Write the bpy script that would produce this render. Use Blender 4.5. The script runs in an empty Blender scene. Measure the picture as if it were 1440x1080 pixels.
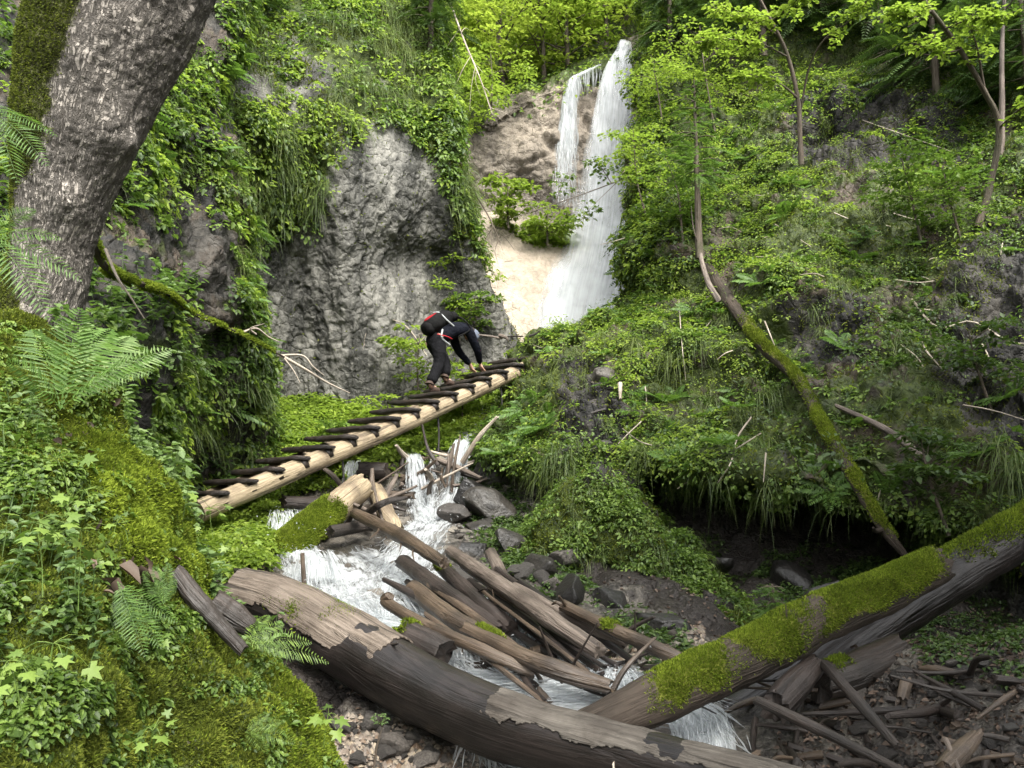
import bpy, bmesh, math, random
import numpy as np
from mathutils import Vector, Matrix
R = np.random.RandomState(7)
random.seed(7)
sc = bpy.context.scene
COL = sc.collection
rad = math.radians

# ------------------------------------------------------------------ camera model (level 8 degrees up)
F = 1250.0; TH = rad(8.0); CT, ST = math.cos(TH), math.sin(TH)
def P(px, py, Y):
    u = (px - 720) / F; v = (540 - py) / F
    y = CT - v * ST; z = ST + v * CT
    s = Y / y
    return np.array([u * s, Y, z * s])
def project(p):
    p = np.asarray(p, float)
    f = p[..., 1] * CT + p[..., 2] * ST
    up = -p[..., 1] * ST + p[..., 2] * CT
    f = np.where(f < 0.05, 0.05, f)
    return 720 + F * p[..., 0] / f, 540 - F * up / f

# ------------------------------------------------------------------ noise
_g = np.random.RandomState(3)
PERM = _g.permutation(256); PERM = np.concatenate([PERM, PERM, PERM])
GR = _g.normal(size=(256, 3)); GR /= np.linalg.norm(GR, axis=1, keepdims=True)
def perlin(p):
    p = np.asarray(p, float); sh = p.shape[:-1]; p = p.reshape(-1, 3)
    i = np.floor(p).astype(int); f = p - i; i &= 255
    w = f * f * f * (f * (f * 6 - 15) + 10)
    out = 0
    for dx in (0, 1):
        wx = w[:, 0] if dx else 1 - w[:, 0]
        for dy in (0, 1):
            wy = w[:, 1] if dy else 1 - w[:, 1]
            for dz in (0, 1):
                wz = w[:, 2] if dz else 1 - w[:, 2]
                h = PERM[PERM[PERM[(i[:, 0] + dx) & 255] + ((i[:, 1] + dy) & 255)] + ((i[:, 2] + dz) & 255)]
                g = GR[h]
                out = out + wx * wy * wz * (g[:, 0] * (f[:, 0] - dx) + g[:, 1] * (f[:, 1] - dy) + g[:, 2] * (f[:, 2] - dz))
    return (out * 1.5).reshape(sh)
def fbm(p, sc_=1.0, octv=4, gain=.5, off=0.0):
    p = np.asarray(p, float) * sc_ + off
    a = 1.0; s = 0; t = 0
    for k in range(octv):
        s = s + a * perlin(p); t += a; a *= gain; p = p * 2.03 + 11.7
    return s / t
def ridged(p, sc_=1.0, octv=4, gain=.55, off=0.0):
    p = np.asarray(p, float) * sc_ + off
    a = 1.0; s = 0; t = 0
    for k in range(octv):
        s = s + a * (1 - np.abs(perlin(p)) * 2); t += a; a *= gain; p = p * 2.1 + 7.3
    return s / t
def cells(p, sc_=1.0, off=0.0):
    """Voronoi cells: (random value of the nearest cell, distance to the border-ish F2-F1)."""
    p = np.asarray(p, float) * sc_ + off; sh = p.shape[:-1]; p = p.reshape(-1, 3)
    i = np.floor(p).astype(int)
    b1 = np.full(len(p), 9.); b2 = np.full(len(p), 9.); val = np.zeros(len(p))
    for dx in (-1, 0, 1):
        for dy in (-1, 0, 1):
            for dz in (-1, 0, 1):
                c = i + np.array([dx, dy, dz])
                h = PERM[PERM[PERM[c[:, 0] & 255] + (c[:, 1] & 255)] + (c[:, 2] & 255)]
                q = c + .5 + GR[h] * .45
                d = np.linalg.norm(q - p, axis=1)
                n1 = d < b1
                b2 = np.where(n1, b1, np.minimum(b2, d)); val = np.where(n1, h / 255., val); b1 = np.where(n1, d, b1)
    return val.reshape(sh), (b2 - b1).reshape(sh)
def smooth(a, b, x):
    t = np.clip((x - a) / (b - a), 0, 1); return t * t * (3 - 2 * t)
def inpoly(px, py, poly, soft=15.0):
    """1 inside polygon, 0 outside, soft border."""
    poly = np.array(poly, float); n = len(poly)
    d = np.full(px.shape, 1e9); ins = np.zeros(px.shape, bool)
    for k in range(n):
        a = poly[k]; b = poly[(k + 1) % n]; e = b - a
        t = np.clip(((px - a[0]) * e[0] + (py - a[1]) * e[1]) / (e @ e), 0, 1)
        d = np.minimum(d, np.hypot(px - a[0] - t * e[0], py - a[1] - t * e[1]))
        c = ((a[1] > py) != (b[1] > py)) & (px < (b[0] - a[0]) * (py - a[1]) / (b[1] - a[1] + 1e-12) + a[0])
        ins ^= c
    return smooth(-soft, soft, np.where(ins, d, -d))

# ------------------------------------------------------------------ mesh building
def make_mesh(name, verts, faces, mat=None, smooth_=True, uv=None, attrs=None):
    """faces: list of int arrays (n,k)"""
    me = bpy.data.meshes.new(name)
    verts = np.asarray(verts, np.float32).reshape(-1, 3)
    faces = [np.asarray(f, np.int32) for f in faces if len(f)]
    nl = sum(f.size for f in faces); nf = sum(len(f) for f in faces)
    me.vertices.add(len(verts)); me.vertices.foreach_set('co', verts.ravel())
    me.loops.add(nl); me.polygons.add(nf)
    li = np.concatenate([f.ravel() for f in faces]); me.loops.foreach_set('vertex_index', li)
    tot = np.concatenate([np.full(len(f), f.shape[1], np.int32) for f in faces])
    st = np.concatenate([[0], np.cumsum(tot)[:-1]]).astype(np.int32)
    me.polygons.foreach_set('loop_start', st)
    if smooth_: me.polygons.foreach_set('use_smooth', np.ones(nf, bool))
    if uv is not None:
        l = me.uv_layers.new(name='UVMap')
        l.data.foreach_set('uv', np.asarray(uv, np.float32)[li].ravel())
    for k, a in (attrs or {}).items():
        at = me.attributes.new(k, 'FLOAT', 'POINT'); at.data.foreach_set('value', np.asarray(a, np.float32).ravel())
    me.update(calc_edges=True)
    if mat: me.materials.append(mat)
    return me
def link(name, me, parent=None, kind=None, label=None, cat=None, group=None):
    o = bpy.data.objects.new(name, me); COL.objects.link(o)
    if parent is not None: o.parent = parent
    tag(o, label, cat, group, kind)
    return o
def tag(o, label=None, cat=None, group=None, kind=None):
    if label: o['label'] = label
    if cat: o['category'] = cat
    if group: o['group'] = group
    if kind: o['kind'] = kind
def empty(name, loc, label, cat, group=None):
    o = bpy.data.objects.new(name, None); COL.objects.link(o); o.location = loc; o.empty_display_size = .1
    tag(o, label, cat, group); return o
def rebase(me, loc):
    """put a world-space mesh into the frame of an origin at loc"""
    n = len(me.vertices); a = np.empty(n * 3, np.float32); me.vertices.foreach_get('co', a)
    a = a.reshape(-1, 3) - np.asarray(loc, np.float32); me.vertices.foreach_set('co', a.ravel()); me.update()
    return me
def child(name, me, parent, label=None):
    """mesh given in world space, parented to an unrotated thing"""
    rebase(me, parent.location); return link(name, me, parent, label=label)
def solo(name, me, loc, label=None, cat=None, group=None, kind=None):
    rebase(me, loc); o = link(name, me, None, kind, label, cat, group); o.location = loc; return o

def catmull(C, nv, nu):
    C = np.asarray(C, float)
    def interp(A, n):                                  # along axis 0
        m = len(A); t = np.linspace(0, m - 1, n); i = np.minimum(t.astype(int), m - 2); f = (t - i)
        sh = (-1,) + (1,) * (A.ndim - 1); f = f.reshape(sh)
        p1 = A[i]; p2 = A[i + 1]; p0 = np.where((i == 0).reshape(sh), 2 * p1 - p2, A[np.maximum(i - 1, 0)])
        p3 = np.where((i == m - 2).reshape(sh), 2 * p2 - p1, A[np.minimum(i + 2, m - 1)])
        return .5 * (2 * p1 + (p2 - p0) * f + (2 * p0 - 5 * p1 + 4 * p2 - p3) * f ** 2 + (3 * p1 - p0 - 3 * p2 + p3) * f ** 3)
    A = interp(C, nv)
    return np.swapaxes(interp(np.swapaxes(A, 0, 1), nu), 0, 1)
def gnormals(G):
    du = np.gradient(G, axis=1); dv = np.gradient(G, axis=0)
    n = np.cross(du, dv); n /= np.linalg.norm(n, axis=2, keepdims=True) + 1e-9
    return n
def gfaces(nv, nu, wrap=False):
    a = np.arange(nv * nu).reshape(nv, nu)
    if wrap: a = np.concatenate([a, a[:, :1]], 1)
    return np.stack([a[:-1, :-1], a[:-1, 1:], a[1:, 1:], a[1:, :-1]], -1).reshape(-1, 4)
class Surf:
    def __init__(s, G, toward=None):
        s.G = G; s.orient(toward)
    def orient(s, toward=None):
        s.N = gnormals(s.G); v = (np.zeros(3) if toward is None else np.asarray(toward)) - s.G
        s.flip = (np.sum(s.N * v, 2) > 0).mean() < .5
        if s.flip: s.N = -s.N
    def displace(s, d):
        s.G = s.G + s.N * d[..., None]; s.orient()
    def build(s, name, mat, attrs=None, kind='structure'):
        nv, nu = s.G.shape[:2]; f = gfaces(nv, nu)
        if s.flip: f = f[:, ::-1]
        me = make_mesh(name, s.G, [f], mat, attrs=attrs)
        return link(name, me, kind=kind)
    def sample(s, n, dens=None, margin=90, cull=True):
        """n random points: (pos, normal, px, py) weighted by area * dens(px,py,pos,normal)"""
        G, N = s.G, s.N
        c = (G[:-1, :-1] + G[1:, 1:]) * .5; nn = N[:-1, :-1]
        ar = np.linalg.norm(np.cross(G[1:, :-1] - G[:-1, :-1], G[:-1, 1:] - G[:-1, :-1]), axis=2)
        px, py = project(c); w = ar.copy()
        if cull:
            w *= (px > -margin) & (px < 1440 + margin) & (py > -margin) & (py < 1080 + margin) & (c[..., 1] > .3)
            w *= (np.sum(nn * -c, 2) / np.linalg.norm(c, axis=2) > -.35)
        if dens is not None: w *= np.clip(dens(px, py, c, nn), 0, None)
        w = w.ravel(); tot = w.sum()
        k = R.choice(len(w), n, p=w / tot); iv, iu = np.unravel_index(k, c.shape[:2])
        a, b = R.rand(n, 1), R.rand(n, 1)
        p = G[iv, iu] * (1 - a) * (1 - b) + G[iv + 1, iu] * a * (1 - b) + G[iv, iu + 1] * (1 - a) * b + G[iv + 1, iu + 1] * a * b
        return p, N[iv, iu], tot

# ------------------------------------------------------------------ foliage cards
def nrm(v): return v / (np.linalg.norm(v, axis=-1, keepdims=True) + 1e-9)
def rnd(n, k=3): return R.normal(size=(n, k))
class Cards:
    def __init__(s): s.V = {}
    def add(s, key, arr): s.V.setdefault(key, []).append(np.asarray(arr, np.float32))
    FACES = {'kite': [[0, 1, 2], [0, 2, 3]], 'leaf': [[0, 1, 2, 3], [0, 3, 4, 5]], 'blade': [[0, 1, 3, 2], [2, 3, 5, 4], [4, 5, 6]],
             'tri': [[0, 1, 2]], 'maple': [[0, 1, 2], [0, 2, 3], [0, 3, 4], [0, 4, 5], [0, 5, 6], [0, 6, 7], [0, 7, 8], [0, 8, 9], [0, 9, 10], [0, 10, 11]]}
    def mesh(s, name, mat):
        vs = []; fs = {3: [], 4: []}; off = 0
        for k, arrs in s.V.items():
            a = np.concatenate(arrs); n, m = a.shape[:2]
            for f in s.FACES[k]: fs[len(f)].append(np.array(f)[None] + (off + np.arange(n) * m)[:, None])
            vs.append(a.reshape(-1, 3)); off += n * m
        faces = [np.concatenate(fs[k]) for k in (3, 4) if fs[k]]
        return make_mesh(name, np.concatenate(vs), faces, mat, smooth_=False)
    def count(s): return sum(len(a) for v in s.V.values() for a in v)
    # -- primitives; all inputs are arrays of N
    def kite(s, b, d, n, L, W, fold=.15):
        d = nrm(d); sd = nrm(np.cross(d, n)); n = np.cross(sd, d)
        L = np.asarray(L).reshape(-1, 1); W = np.asarray(W).reshape(-1, 1)
        m = b + d * L * .42
        s.add('kite', np.stack([b, m + sd * W * .5 + n * W * fold, b + d * L - n * L * .08, m - sd * W * .5 + n * W * fold], 1))
    def leaf(s, b, d, n, L, W, fold=.18, droop=.18):
        d = nrm(d); sd = nrm(np.cross(d, n)); n = np.cross(sd, d)
        L = np.asarray(L).reshape(-1, 1); W = np.asarray(W).reshape(-1, 1)
        p1 = b + d * L * .28; p2 = b + d * L * .66 - n * L * droop * .4
        s.add('leaf', np.stack([b, p1 + sd * W * .5 + n * W * fold, p2 + sd * W * .42 + n * W * fold, b + d * L - n * L * droop,
                                p2 - sd * W * .42 + n * W * fold, p1 - sd * W * .5 + n * W * fold], 1))
    def maple(s, b, d, n, L):
        d = nrm(d); sd = nrm(np.cross(d, n)); n = np.cross(sd, d); L = np.asarray(L).reshape(-1, 1)
        pts = [(.12, .0), (.5, -.02), (.62, .26), (.26, .3), (.6, .62), (.17, .66), (0, 1.05)]
        out = [b + d * L * .12]
        prof = [(.30, -.10), (.56, .10), (.30, .30), (.60, .62), (.20, .58), (0, 1.08), (-.20, .58), (-.60, .62), (-.30, .30), (-.56, .10), (-.30, -.10)]
        for x, y in prof: out.append(b + sd * L * x + d * L * y - n * L * (.10 * y * y + .22 * abs(x)))
        s.add('maple', np.stack(out, 1))
    def blade(s, b, d, L, W, droop=.8):
        d = nrm(d); L = np.asarray(L).reshape(-1, 1); W = np.asarray(W).reshape(-1, 1)
        sd = nrm(np.cross(d, rnd(len(b)))); g = np.array([0, 0, -1.])
        m1 = b + d * L * .4 + g * L * droop * .10; m2 = b + d * L * .75 + g * L * droop * .42; t = b + d * L * .95 + g * L * droop * .85
        s.add('blade', np.stack([b - sd * W * .5, b + sd * W * .5, m1 - sd * W * .5, m1 + sd * W * .5, m2 - sd * W * .36, m2 + sd * W * .36, t], 1))
    def stem(s, a, b, w):
        """thin 3-sided tubes as three kites' worth of quads -> crossed blades"""
        a = np.asarray(a); b = np.asarray(b); d = nrm(b - a); L = np.linalg.norm(b - a, axis=1)
        for k in range(2):
            sd = nrm(np.cross(d, rnd(len(a)))); w_ = np.asarray(w).reshape(-1, 1)
            m = (a + b) / 2
            s.add('kite', np.stack([a, m + sd * w_ * .5, b, m - sd * w_ * .5], 1))
    def fern(s, base, d, n, L, m=16, pw=.32, curve=.5, taper=1.0, pinw=.34, tipdroop=.3):
        """fronds: base (N,3), d initial direction, n upper side"""
        N = len(base); d = nrm(d); sd = nrm(np.cross(d, n)); n = np.cross(sd, d); L = np.asarray(L).reshape(-1, 1)
        prev = base
        for k in range(m):
            t = (k + 1) / m
            c = base + d * L * t - np.array([0, 0, 1.]) * L * curve * t * t * .6 - n * L * .05 * t
            tang = nrm(c - prev)
            s.kite(prev - tang * L * .01, c - prev, n, np.linalg.norm(c - prev, axis=1) * 1.15, L[:, 0] * .014 * (1.2 - t))
            if t > .12:
                env = (math.sin(math.pi * (min(1, (t - .05)) ** .75)) * .9 + .1) * (1 if t < .97 else .6)
                env = max(env, .08)
                pl = L[:, 0] * pw * env * (.9 + .2 * R.rand(N))
                for sg in (-1, 1):
                    dd = sd * sg + tang * .45 - n * tipdroop * .5 + rnd(N) * .06
                    s.kite(c, dd, n + rnd(N) * .12, pl, L[:, 0] / m * (pinw / .34) * 1.05, .1)
            prev = c
# ================================================================== materials
class NT:
    def __init__(s, name):
        s.m = bpy.data.materials.new(name); s.m.use_nodes = True; s.t = s.m.node_tree; s.t.nodes.clear()
        s.out = s.n('ShaderNodeOutputMaterial')
    def n(s, typ, ins=None, **kw):
        x = s.t.nodes.new(typ)
        for k, v in kw.items(): setattr(x, k, v)
        for k, v in (ins or {}).items(): s.put(x, k, v)
        return x
    def put(s, node, key, v):
        sock = node.inputs[key]
        if hasattr(v, 'is_output'): s.t.links.new(v, sock)
        elif hasattr(v, 'outputs'): s.t.links.new(v.outputs[0], sock)
        else: sock.default_value = v
    def noise(s, vec, scale, detail=5., rough=.55, dist=0.):
        return s.n('ShaderNodeTexNoise', {'Vector': vec, 'Scale': scale, 'Detail': detail, 'Roughness': rough, 'Distortion': dist}).outputs['Fac']
    def ramp(s, fac, stops, interp='LINEAR'):
        r = s.n('ShaderNodeValToRGB', {'Fac': fac}); e = r.color_ramp.elements; r.color_ramp.interpolation = interp
        while len(e) < len(stops): e.new(.5)
        for k, (p, c) in enumerate(stops):
            e[k].position = p; e[k].color = (c, c, c, 1) if isinstance(c, (int, float)) else tuple(c) + (1,)
        return r.outputs['Color']
    def mix(s, fac, a, b, blend='MIX'):
        x = s.n('ShaderNodeMix', data_type='RGBA', blend_type=blend)
        for i, v in ((0, fac), (6, a), (7, b)):
            if hasattr(v, 'is_output'): s.t.links.new(v, x.inputs[i])
            else: x.inputs[i].default_value = v if i == 0 else tuple(v) + (1,)
        return x.outputs[2]
    def math(s, op, a, b=0.5):
        x = s.n('ShaderNodeMath', operation=op)
        for i, v in ((0, a), (1, b)): s.put(x, i, v)
        return x.outputs[0]
    def attr(s, name): return s.n('ShaderNodeAttribute', attribute_name=name).outputs['Fac']
    def geo(s, o): return s.n('ShaderNodeNewGeometry').outputs[o]
    def obj(s): return s.n('ShaderNodeTexCoord').outputs['Object']
    def uv(s): return s.n('ShaderNodeUVMap').outputs[0]
    def mapping(s, vec, scale=(1, 1, 1), rot=(0, 0, 0)): return s.n('ShaderNodeMapping', {'Vector': vec, 'Scale': scale, 'Rotation': rot}).outputs[0]
    def bump(s, h, dist=.02, strength=1., normal=None):
        d = {'Height': h, 'Distance': dist, 'Strength': strength}
        if normal is not None: d['Normal'] = normal
        return s.n('ShaderNodeBump', d).outputs[0]
    def bsdf(s, color, rough=.8, normal=None, spec=.3, **kw):
        d = {'Base Color': color if hasattr(color, 'is_output') else tuple(color) + (1,), 'Roughness': rough, 'Specular IOR Level': spec}
        if normal is not None: d['Normal'] = normal
        d.update(kw)
        return s.n('ShaderNodeBsdfPrincipled', d).outputs[0]
    def done(s, sh): s.t.links.new(sh, s.out.inputs['Surface']); return s.m

def leaf_mat(name, c1, c2, c3, trans=.35, tcol=(.16, .30, .03), rough=.5, spec=.35, patch=.7):
    t = NT(name); pos = t.geo('Position')
    r = t.geo('Random Per Island')
    patchn = t.noise(pos, patch, 2.)
    f = t.math('ADD', t.math('MULTIPLY', r, .6), t.math('MULTIPLY', t.math('SUBTRACT', patchn, .3), 1.0))
    col = t.ramp(f, [(0.08, tuple(x * .75 for x in c1)), (.42, c2), (.82, tuple(x * 1.12 for x in c3))])
    b = t.bsdf(col, rough, spec=spec)
    tc = t.mix(.5, tcol, col)
    tr = t.n('ShaderNodeBsdfTranslucent', {'Color': tc}).outputs[0]
    return t.done(t.n('ShaderNodeMixShader', {0: trans, 1: b, 2: tr}).outputs[0])
M = {}
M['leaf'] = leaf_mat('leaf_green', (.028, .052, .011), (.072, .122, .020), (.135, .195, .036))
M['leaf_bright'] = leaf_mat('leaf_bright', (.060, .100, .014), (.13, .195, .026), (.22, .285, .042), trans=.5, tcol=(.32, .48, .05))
M['leaf_sunny'] = leaf_mat('leaf_sunny', (.10, .15, .018), (.20, .265, .034), (.31, .37, .06), trans=.5, tcol=(.38, .52, .06))  # brighter leaf copy for the hill trees, their sunlight put into the colour
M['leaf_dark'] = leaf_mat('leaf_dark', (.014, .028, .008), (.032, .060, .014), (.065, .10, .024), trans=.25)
M['leaf_blue'] = leaf_mat('herb_green', (.040, .075, .022), (.085, .14, .040), (.14, .20, .07), trans=.35)
M['fern'] = leaf_mat('fern_green', (.034, .075, .012), (.060, .120, .020), (.09, .16, .03), trans=.4)
M['conifer'] = leaf_mat('conifer_needles', (.018, .040, .012), (.035, .070, .018), (.065, .11, .026), trans=.15)
M['grass'] = leaf_mat('hanging_grass', (.026, .048, .010), (.055, .088, .018), (.10, .125, .032), trans=.3, tcol=(.2, .28, .06))
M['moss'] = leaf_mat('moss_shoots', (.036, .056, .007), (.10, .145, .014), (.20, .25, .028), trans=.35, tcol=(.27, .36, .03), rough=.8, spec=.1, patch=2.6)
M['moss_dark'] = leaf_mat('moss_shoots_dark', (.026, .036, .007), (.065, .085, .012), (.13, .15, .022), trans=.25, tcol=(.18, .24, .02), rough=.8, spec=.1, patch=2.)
M['litter'] = leaf_mat('dead_leaf', (.018, .012, .009), (.042, .029, .020), (.115, .082, .06), trans=.1, tcol=(.2, .1, .05), rough=.7)

def rock_mat(name, base, light, dark, tan=None, scale=1.0, moss=True, rough=.75, soil=(.035, .026, .018), bumpd=.06):
    t = NT(name); p = t.obj()
    n1 = t.noise(p, .55 * scale, 6., .6); n2 = t.noise(p, 3.5 * scale, 8., .68, .4); n3 = t.noise(p, 17 * scale, 5., .65)
    streak = t.noise(t.mapping(p, (2.2, 2.2, .35)), 1.0 * scale, 6., .62)
    vor = t.n('ShaderNodeTexVoronoi', {'Vector': p, 'Scale': 5.5 * scale, 'Detail': 2.}, feature='DISTANCE_TO_EDGE').outputs['Distance']
    c = t.mix(t.ramp(n1, [(.36, 0), (.64, 1)]), base, light)
    c = t.mix(t.ramp(streak, [(.42, 1), (.58, 0)]), c, dark)
    c = t.mix(t.ramp(n2, [(.47, 0), (.62, .75)]), c, dark)
    c = t.mix(t.ramp(n3, [(.52, 0), (.70, .6)]), c, light)
    if tan is not None: c = t.mix(t.math('MULTIPLY', t.attr('tan'), t.ramp(n2, [(.3, 1.), (.65, .55)])), c, tan)
    h = t.math('ADD', t.math('MULTIPLY', n2, 1.0), t.math('MULTIPLY', n3, .35))
    h = t.math('ADD', h, t.math('MULTIPLY', t.ramp(vor, [(0, 0), (.09, 1)]), .25))
    bmp = t.bump(h, bumpd)
    if moss:
        so = t.attr('soil'); ms = t.attr('moss')
        sc_ = t.mix(t.ramp(n3, [(.4, 0), (.65, 1)]), soil, tuple(min(1, x * 2.2 + .01) for x in soil))
        c = t.mix(t.ramp(t.math('ADD', so, t.math('MULTIPLY', t.math('SUBTRACT', n2, .5), .9)), [(.4, 0), (.6, 1)]), c, sc_)
        mc = t.ramp(t.noise(p, 9., 6., .7), [(.3, (.012, .020, .005)), (.55, (.035, .050, .008)), (.75, (.075, .095, .012))])
        c = t.mix(t.ramp(t.math('ADD', ms, t.math('MULTIPLY', t.math('SUBTRACT', n2, .5), 1.1)), [(.42, 0), (.58, 1)]), c, mc)
    wet = t.ramp(n1, [(.35, rough - .25), (.6, rough)])
    return t.done(t.bsdf(c, wet, bmp, .25))
M['rock'] = rock_mat('grey_rock', (.080, .078, .066), (.175, .17, .150), (.030, .030, .026))
M['rock_tan'] = rock_mat('tan_rock', (.080, .069, .056), (.17, .150, .122), (.026, .023, .020), tan=(.43, .365, .285))
M['rock_dark'] = rock_mat('dark_wet_rock', (.022, .020, .017), (.060, .055, .047), (.007, .007, .006), rough=.65)
M['earth'] = rock_mat('mossy_earth', (.04, .03, .02), (.10, .08, .055), (.015, .012, .010), scale=2.5, bumpd=.03)
M['bed'] = rock_mat('stream_bed_rock', (.07, .062, .05), (.17, .155, .13), (.02, .018, .016), scale=2.2, rough=.55, soil=(.012, .0095, .0075), bumpd=.035)
def stone_mat(name, a, b, c, rough):
    t = NT(name); p = t.obj(); rnd_ = t.n('ShaderNodeObjectInfo').outputs['Random']
    isl = t.geo('Random Per Island')
    base = t.ramp(t.math('FRACT', t.math('ADD', rnd_, isl)), [(0, a), (.5, b), (1, c)])
    n = t.noise(p, 9., 6., .65); n2 = t.noise(p, 40., 3.)
    col = t.mix(t.ramp(n, [(.4, 0), (.65, .7)]), base, tuple(x * .4 for x in a))
    return t.done(t.bsdf(col, rough, t.bump(t.math('ADD', n, t.math('MULTIPLY', n2, .4)), .02), .4))
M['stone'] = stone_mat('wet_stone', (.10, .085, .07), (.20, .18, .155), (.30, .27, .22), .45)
M['pebble_dark'] = stone_mat('shaded_pebbles', (.02, .016, .012), (.04, .033, .027), (.085, .072, .06), .6)  # darker copy of the pebbles, shade put into the colour
M['stone_dark'] = stone_mat('shaded_stone', (.035, .03, .026), (.06, .055, .048), (.12, .105, .09), .55)  # darker copy of the stone, with shade put into its colour
M['pebble'] = stone_mat('pebbles', (.12, .08, .05), (.19, .165, .14), (.30, .25, .18), .5)

def wood_mat(name, a, b, c, rough=.65, ring=1.0, spec=.35, bumpd=.012, crack=.6, gscale=1.0, bark=0.0, mossy=None):
    """grain runs along v; uv in metres"""
    t = NT(name); uv = t.uv(); p = t.obj()
    g = t.noise(t.mapping(uv, (60 * gscale, 3.0 * gscale, 1)), 1.0, 6., .6, .6)
    g2 = t.noise(t.mapping(uv, (16 * gscale, 1.2 * gscale, 1)), 1.0, 4., .6, .8)
    big = t.noise(p, 2.2, 4., .6); fine = t.noise(p, 34., 3.)
    col = t.mix(t.ramp(g, [(.35, 0), (.65, 1)]), a, b)
    col = t.mix(t.ramp(big, [(.45, 0), (.65, .85)]), col, c)
    col = t.mix(t.math('MULTIPLY', t.ramp(g2, [(.56, 0), (.64, 1)]), crack), col, tuple(x * .25 for x in a))
    h = t.math('ADD', g, t.math('MULTIPLY', t.ramp(g2, [(.5, 1), (.64, 0)]), .8))
    if bark:
        fa = t.noise(t.mapping(uv, (30, 8, 1)), 1., 6., .62, 1.2); fb = t.noise(t.mapping(uv, (18, 22, 1)), 1., 5., .6, .8)
        rg = lambda x: t.math('MULTIPLY', t.math('ABSOLUTE', t.math('SUBTRACT', x, .5)), 2.)
        vr = t.math('MULTIPLY', t.ramp(rg(fa), [(0, 0), (.13, 1)]), t.ramp(rg(fb), [(0, .25), (.09, 1)]))
        col = t.mix(t.math('MULTIPLY', t.math('SUBTRACT', 1.0, vr), .5), col, tuple(x * .2 for x in a))
        h = t.math('ADD', t.math('MULTIPLY', h, .4), t.math('MULTIPLY', vr, 1.5 * bark))
    h = t.math('ADD', h, t.math('MULTIPLY', fine, .3))
    if mossy:
        att = t.attr('moss'); mc = t.ramp(t.noise(p, 22., 5., .7), [(.3, tuple(x * .4 for x in mossy)), (.7, mossy)])
        mf = t.ramp(t.math('ADD', att, t.math('MULTIPLY', t.math('SUBTRACT', t.noise(p, 7., 6., .7), .5), 1.3)), [(.42, 0), (.62, .92)])
        col = t.mix(mf, col, mc)
    return t.done(t.bsdf(col, rough, t.bump(h, bumpd), spec))
M['wood_pale'] = wood_mat('peeled_pale_wood', (.18, .14, .088), (.31, .25, .16), (.085, .062, .042), .65, crack=.8)
M['wood_grey'] = wood_mat('weathered_grey_wood', (.082, .064, .051), (.165, .134, .108), (.045, .034, .026), .6)
M['wood_brown'] = wood_mat('wet_brown_wood', (.052, .036, .024), (.10, .072, .048), (.027, .019, .013), .45, spec=.5)
M['wood_dark'] = wood_mat('dark_wet_wood', (.020, .015, .012), (.042, .032, .027), (.012, .009, .007), .5, spec=.35)
M['wood_wet'] = wood_mat('glossy_soaked_wood', (.011, .009, .008), (.023, .018, .016), (.007, .006, .005), .36, spec=.4, bumpd=.006, crack=.7, gscale=.7)
M['bare_wood'] = wood_mat('weathered_bare_wood', (.085, .066, .05), (.165, .135, .108), (.05, .038, .028), .65, crack=.8)
M['stone_black'] = stone_mat('black_shade_stone', (.012, .011, .010), (.022, .020, .018), (.04, .036, .03), .4)  # boulder colour darkened to carry the shade of the hollow
M['bark_grey'] = wood_mat('dull_grey_bark', (.060, .053, .045), (.125, .112, .095), (.040, .033, .027), .75, crack=.6, spec=.2)
M['wood_black'] = wood_mat('soaked_plank_wood', (.018, .014, .011), (.04, .03, .024), (.012, .010, .008), .5, spec=.4)
M['bark'] = wood_mat('furrowed_bark', (.26, .235, .205), (.33, .30, .265), (.22, .20, .175), .85, spec=.15, bumpd=.02, crack=.3, gscale=.6, bark=1.0, mossy=(.075, .085, .018))
M['bark_thin'] = wood_mat('sapling_bark', (.06, .046, .034), (.12, .10, .08), (.05, .05, .03), .8, spec=.15, mossy=None)
M['twig_pale'] = wood_mat('bleached_twig', (.26, .22, .17), (.40, .35, .29), (.16, .13, .10), .7)
M['bark_mossy'] = wood_mat('mossy_bark', (.032, .024, .018), (.065, .051, .039), (.02, .016, .012), .75, spec=.2, crack=.5, mossy=(.13, .14, .016))

def plain(name, col, rough=.7, spec=.3, nscale=30., amt=.25, bumpd=.004):
    t = NT(name); p = t.obj(); n = t.noise(p, nscale, 4.)
    c = t.mix(t.math('MULTIPLY', n, amt * 2), col, tuple(x * .45 for x in col))
    return t.done(t.bsdf(c, rough, t.bump(n, bumpd), spec))
M['skin'] = plain('skin', (.45, .27, .19), .5)
M['trousers'] = plain('charcoal_trousers', (.007, .007, .008), .9, .08, nscale=14., bumpd=.03)
M['jacket'] = plain('black_jacket', (.005, .006, .010), .85, .1, nscale=12., bumpd=.03)
M['boot'] = plain('brown_boots', (.05, .032, .024), .7)
M['pack_black'] = plain('black_pack_fabric', (.006, .006, .006), .8, .1, nscale=12., bumpd=.02)
M['pack_red'] = plain('red_pack_fabric', (.25, .008, .014), .7, .15)
M['strap_grey'] = plain('grey_strap', (.30, .31, .31), .5)
M['cap'] = plain('blue_grey_cap', (.10, .115, .15), .7)
M['hair'] = plain('dark_hair', (.02, .014, .01), .6)
M['red_trim'] = plain('red_piping', (.38, .02, .03), .5)
M['fungus'] = plain('bracket_fungus', (.55, .47, .38), .7)
M['metal'] = plain('dark_iron', (.03, .028, .027), .5)

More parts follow.
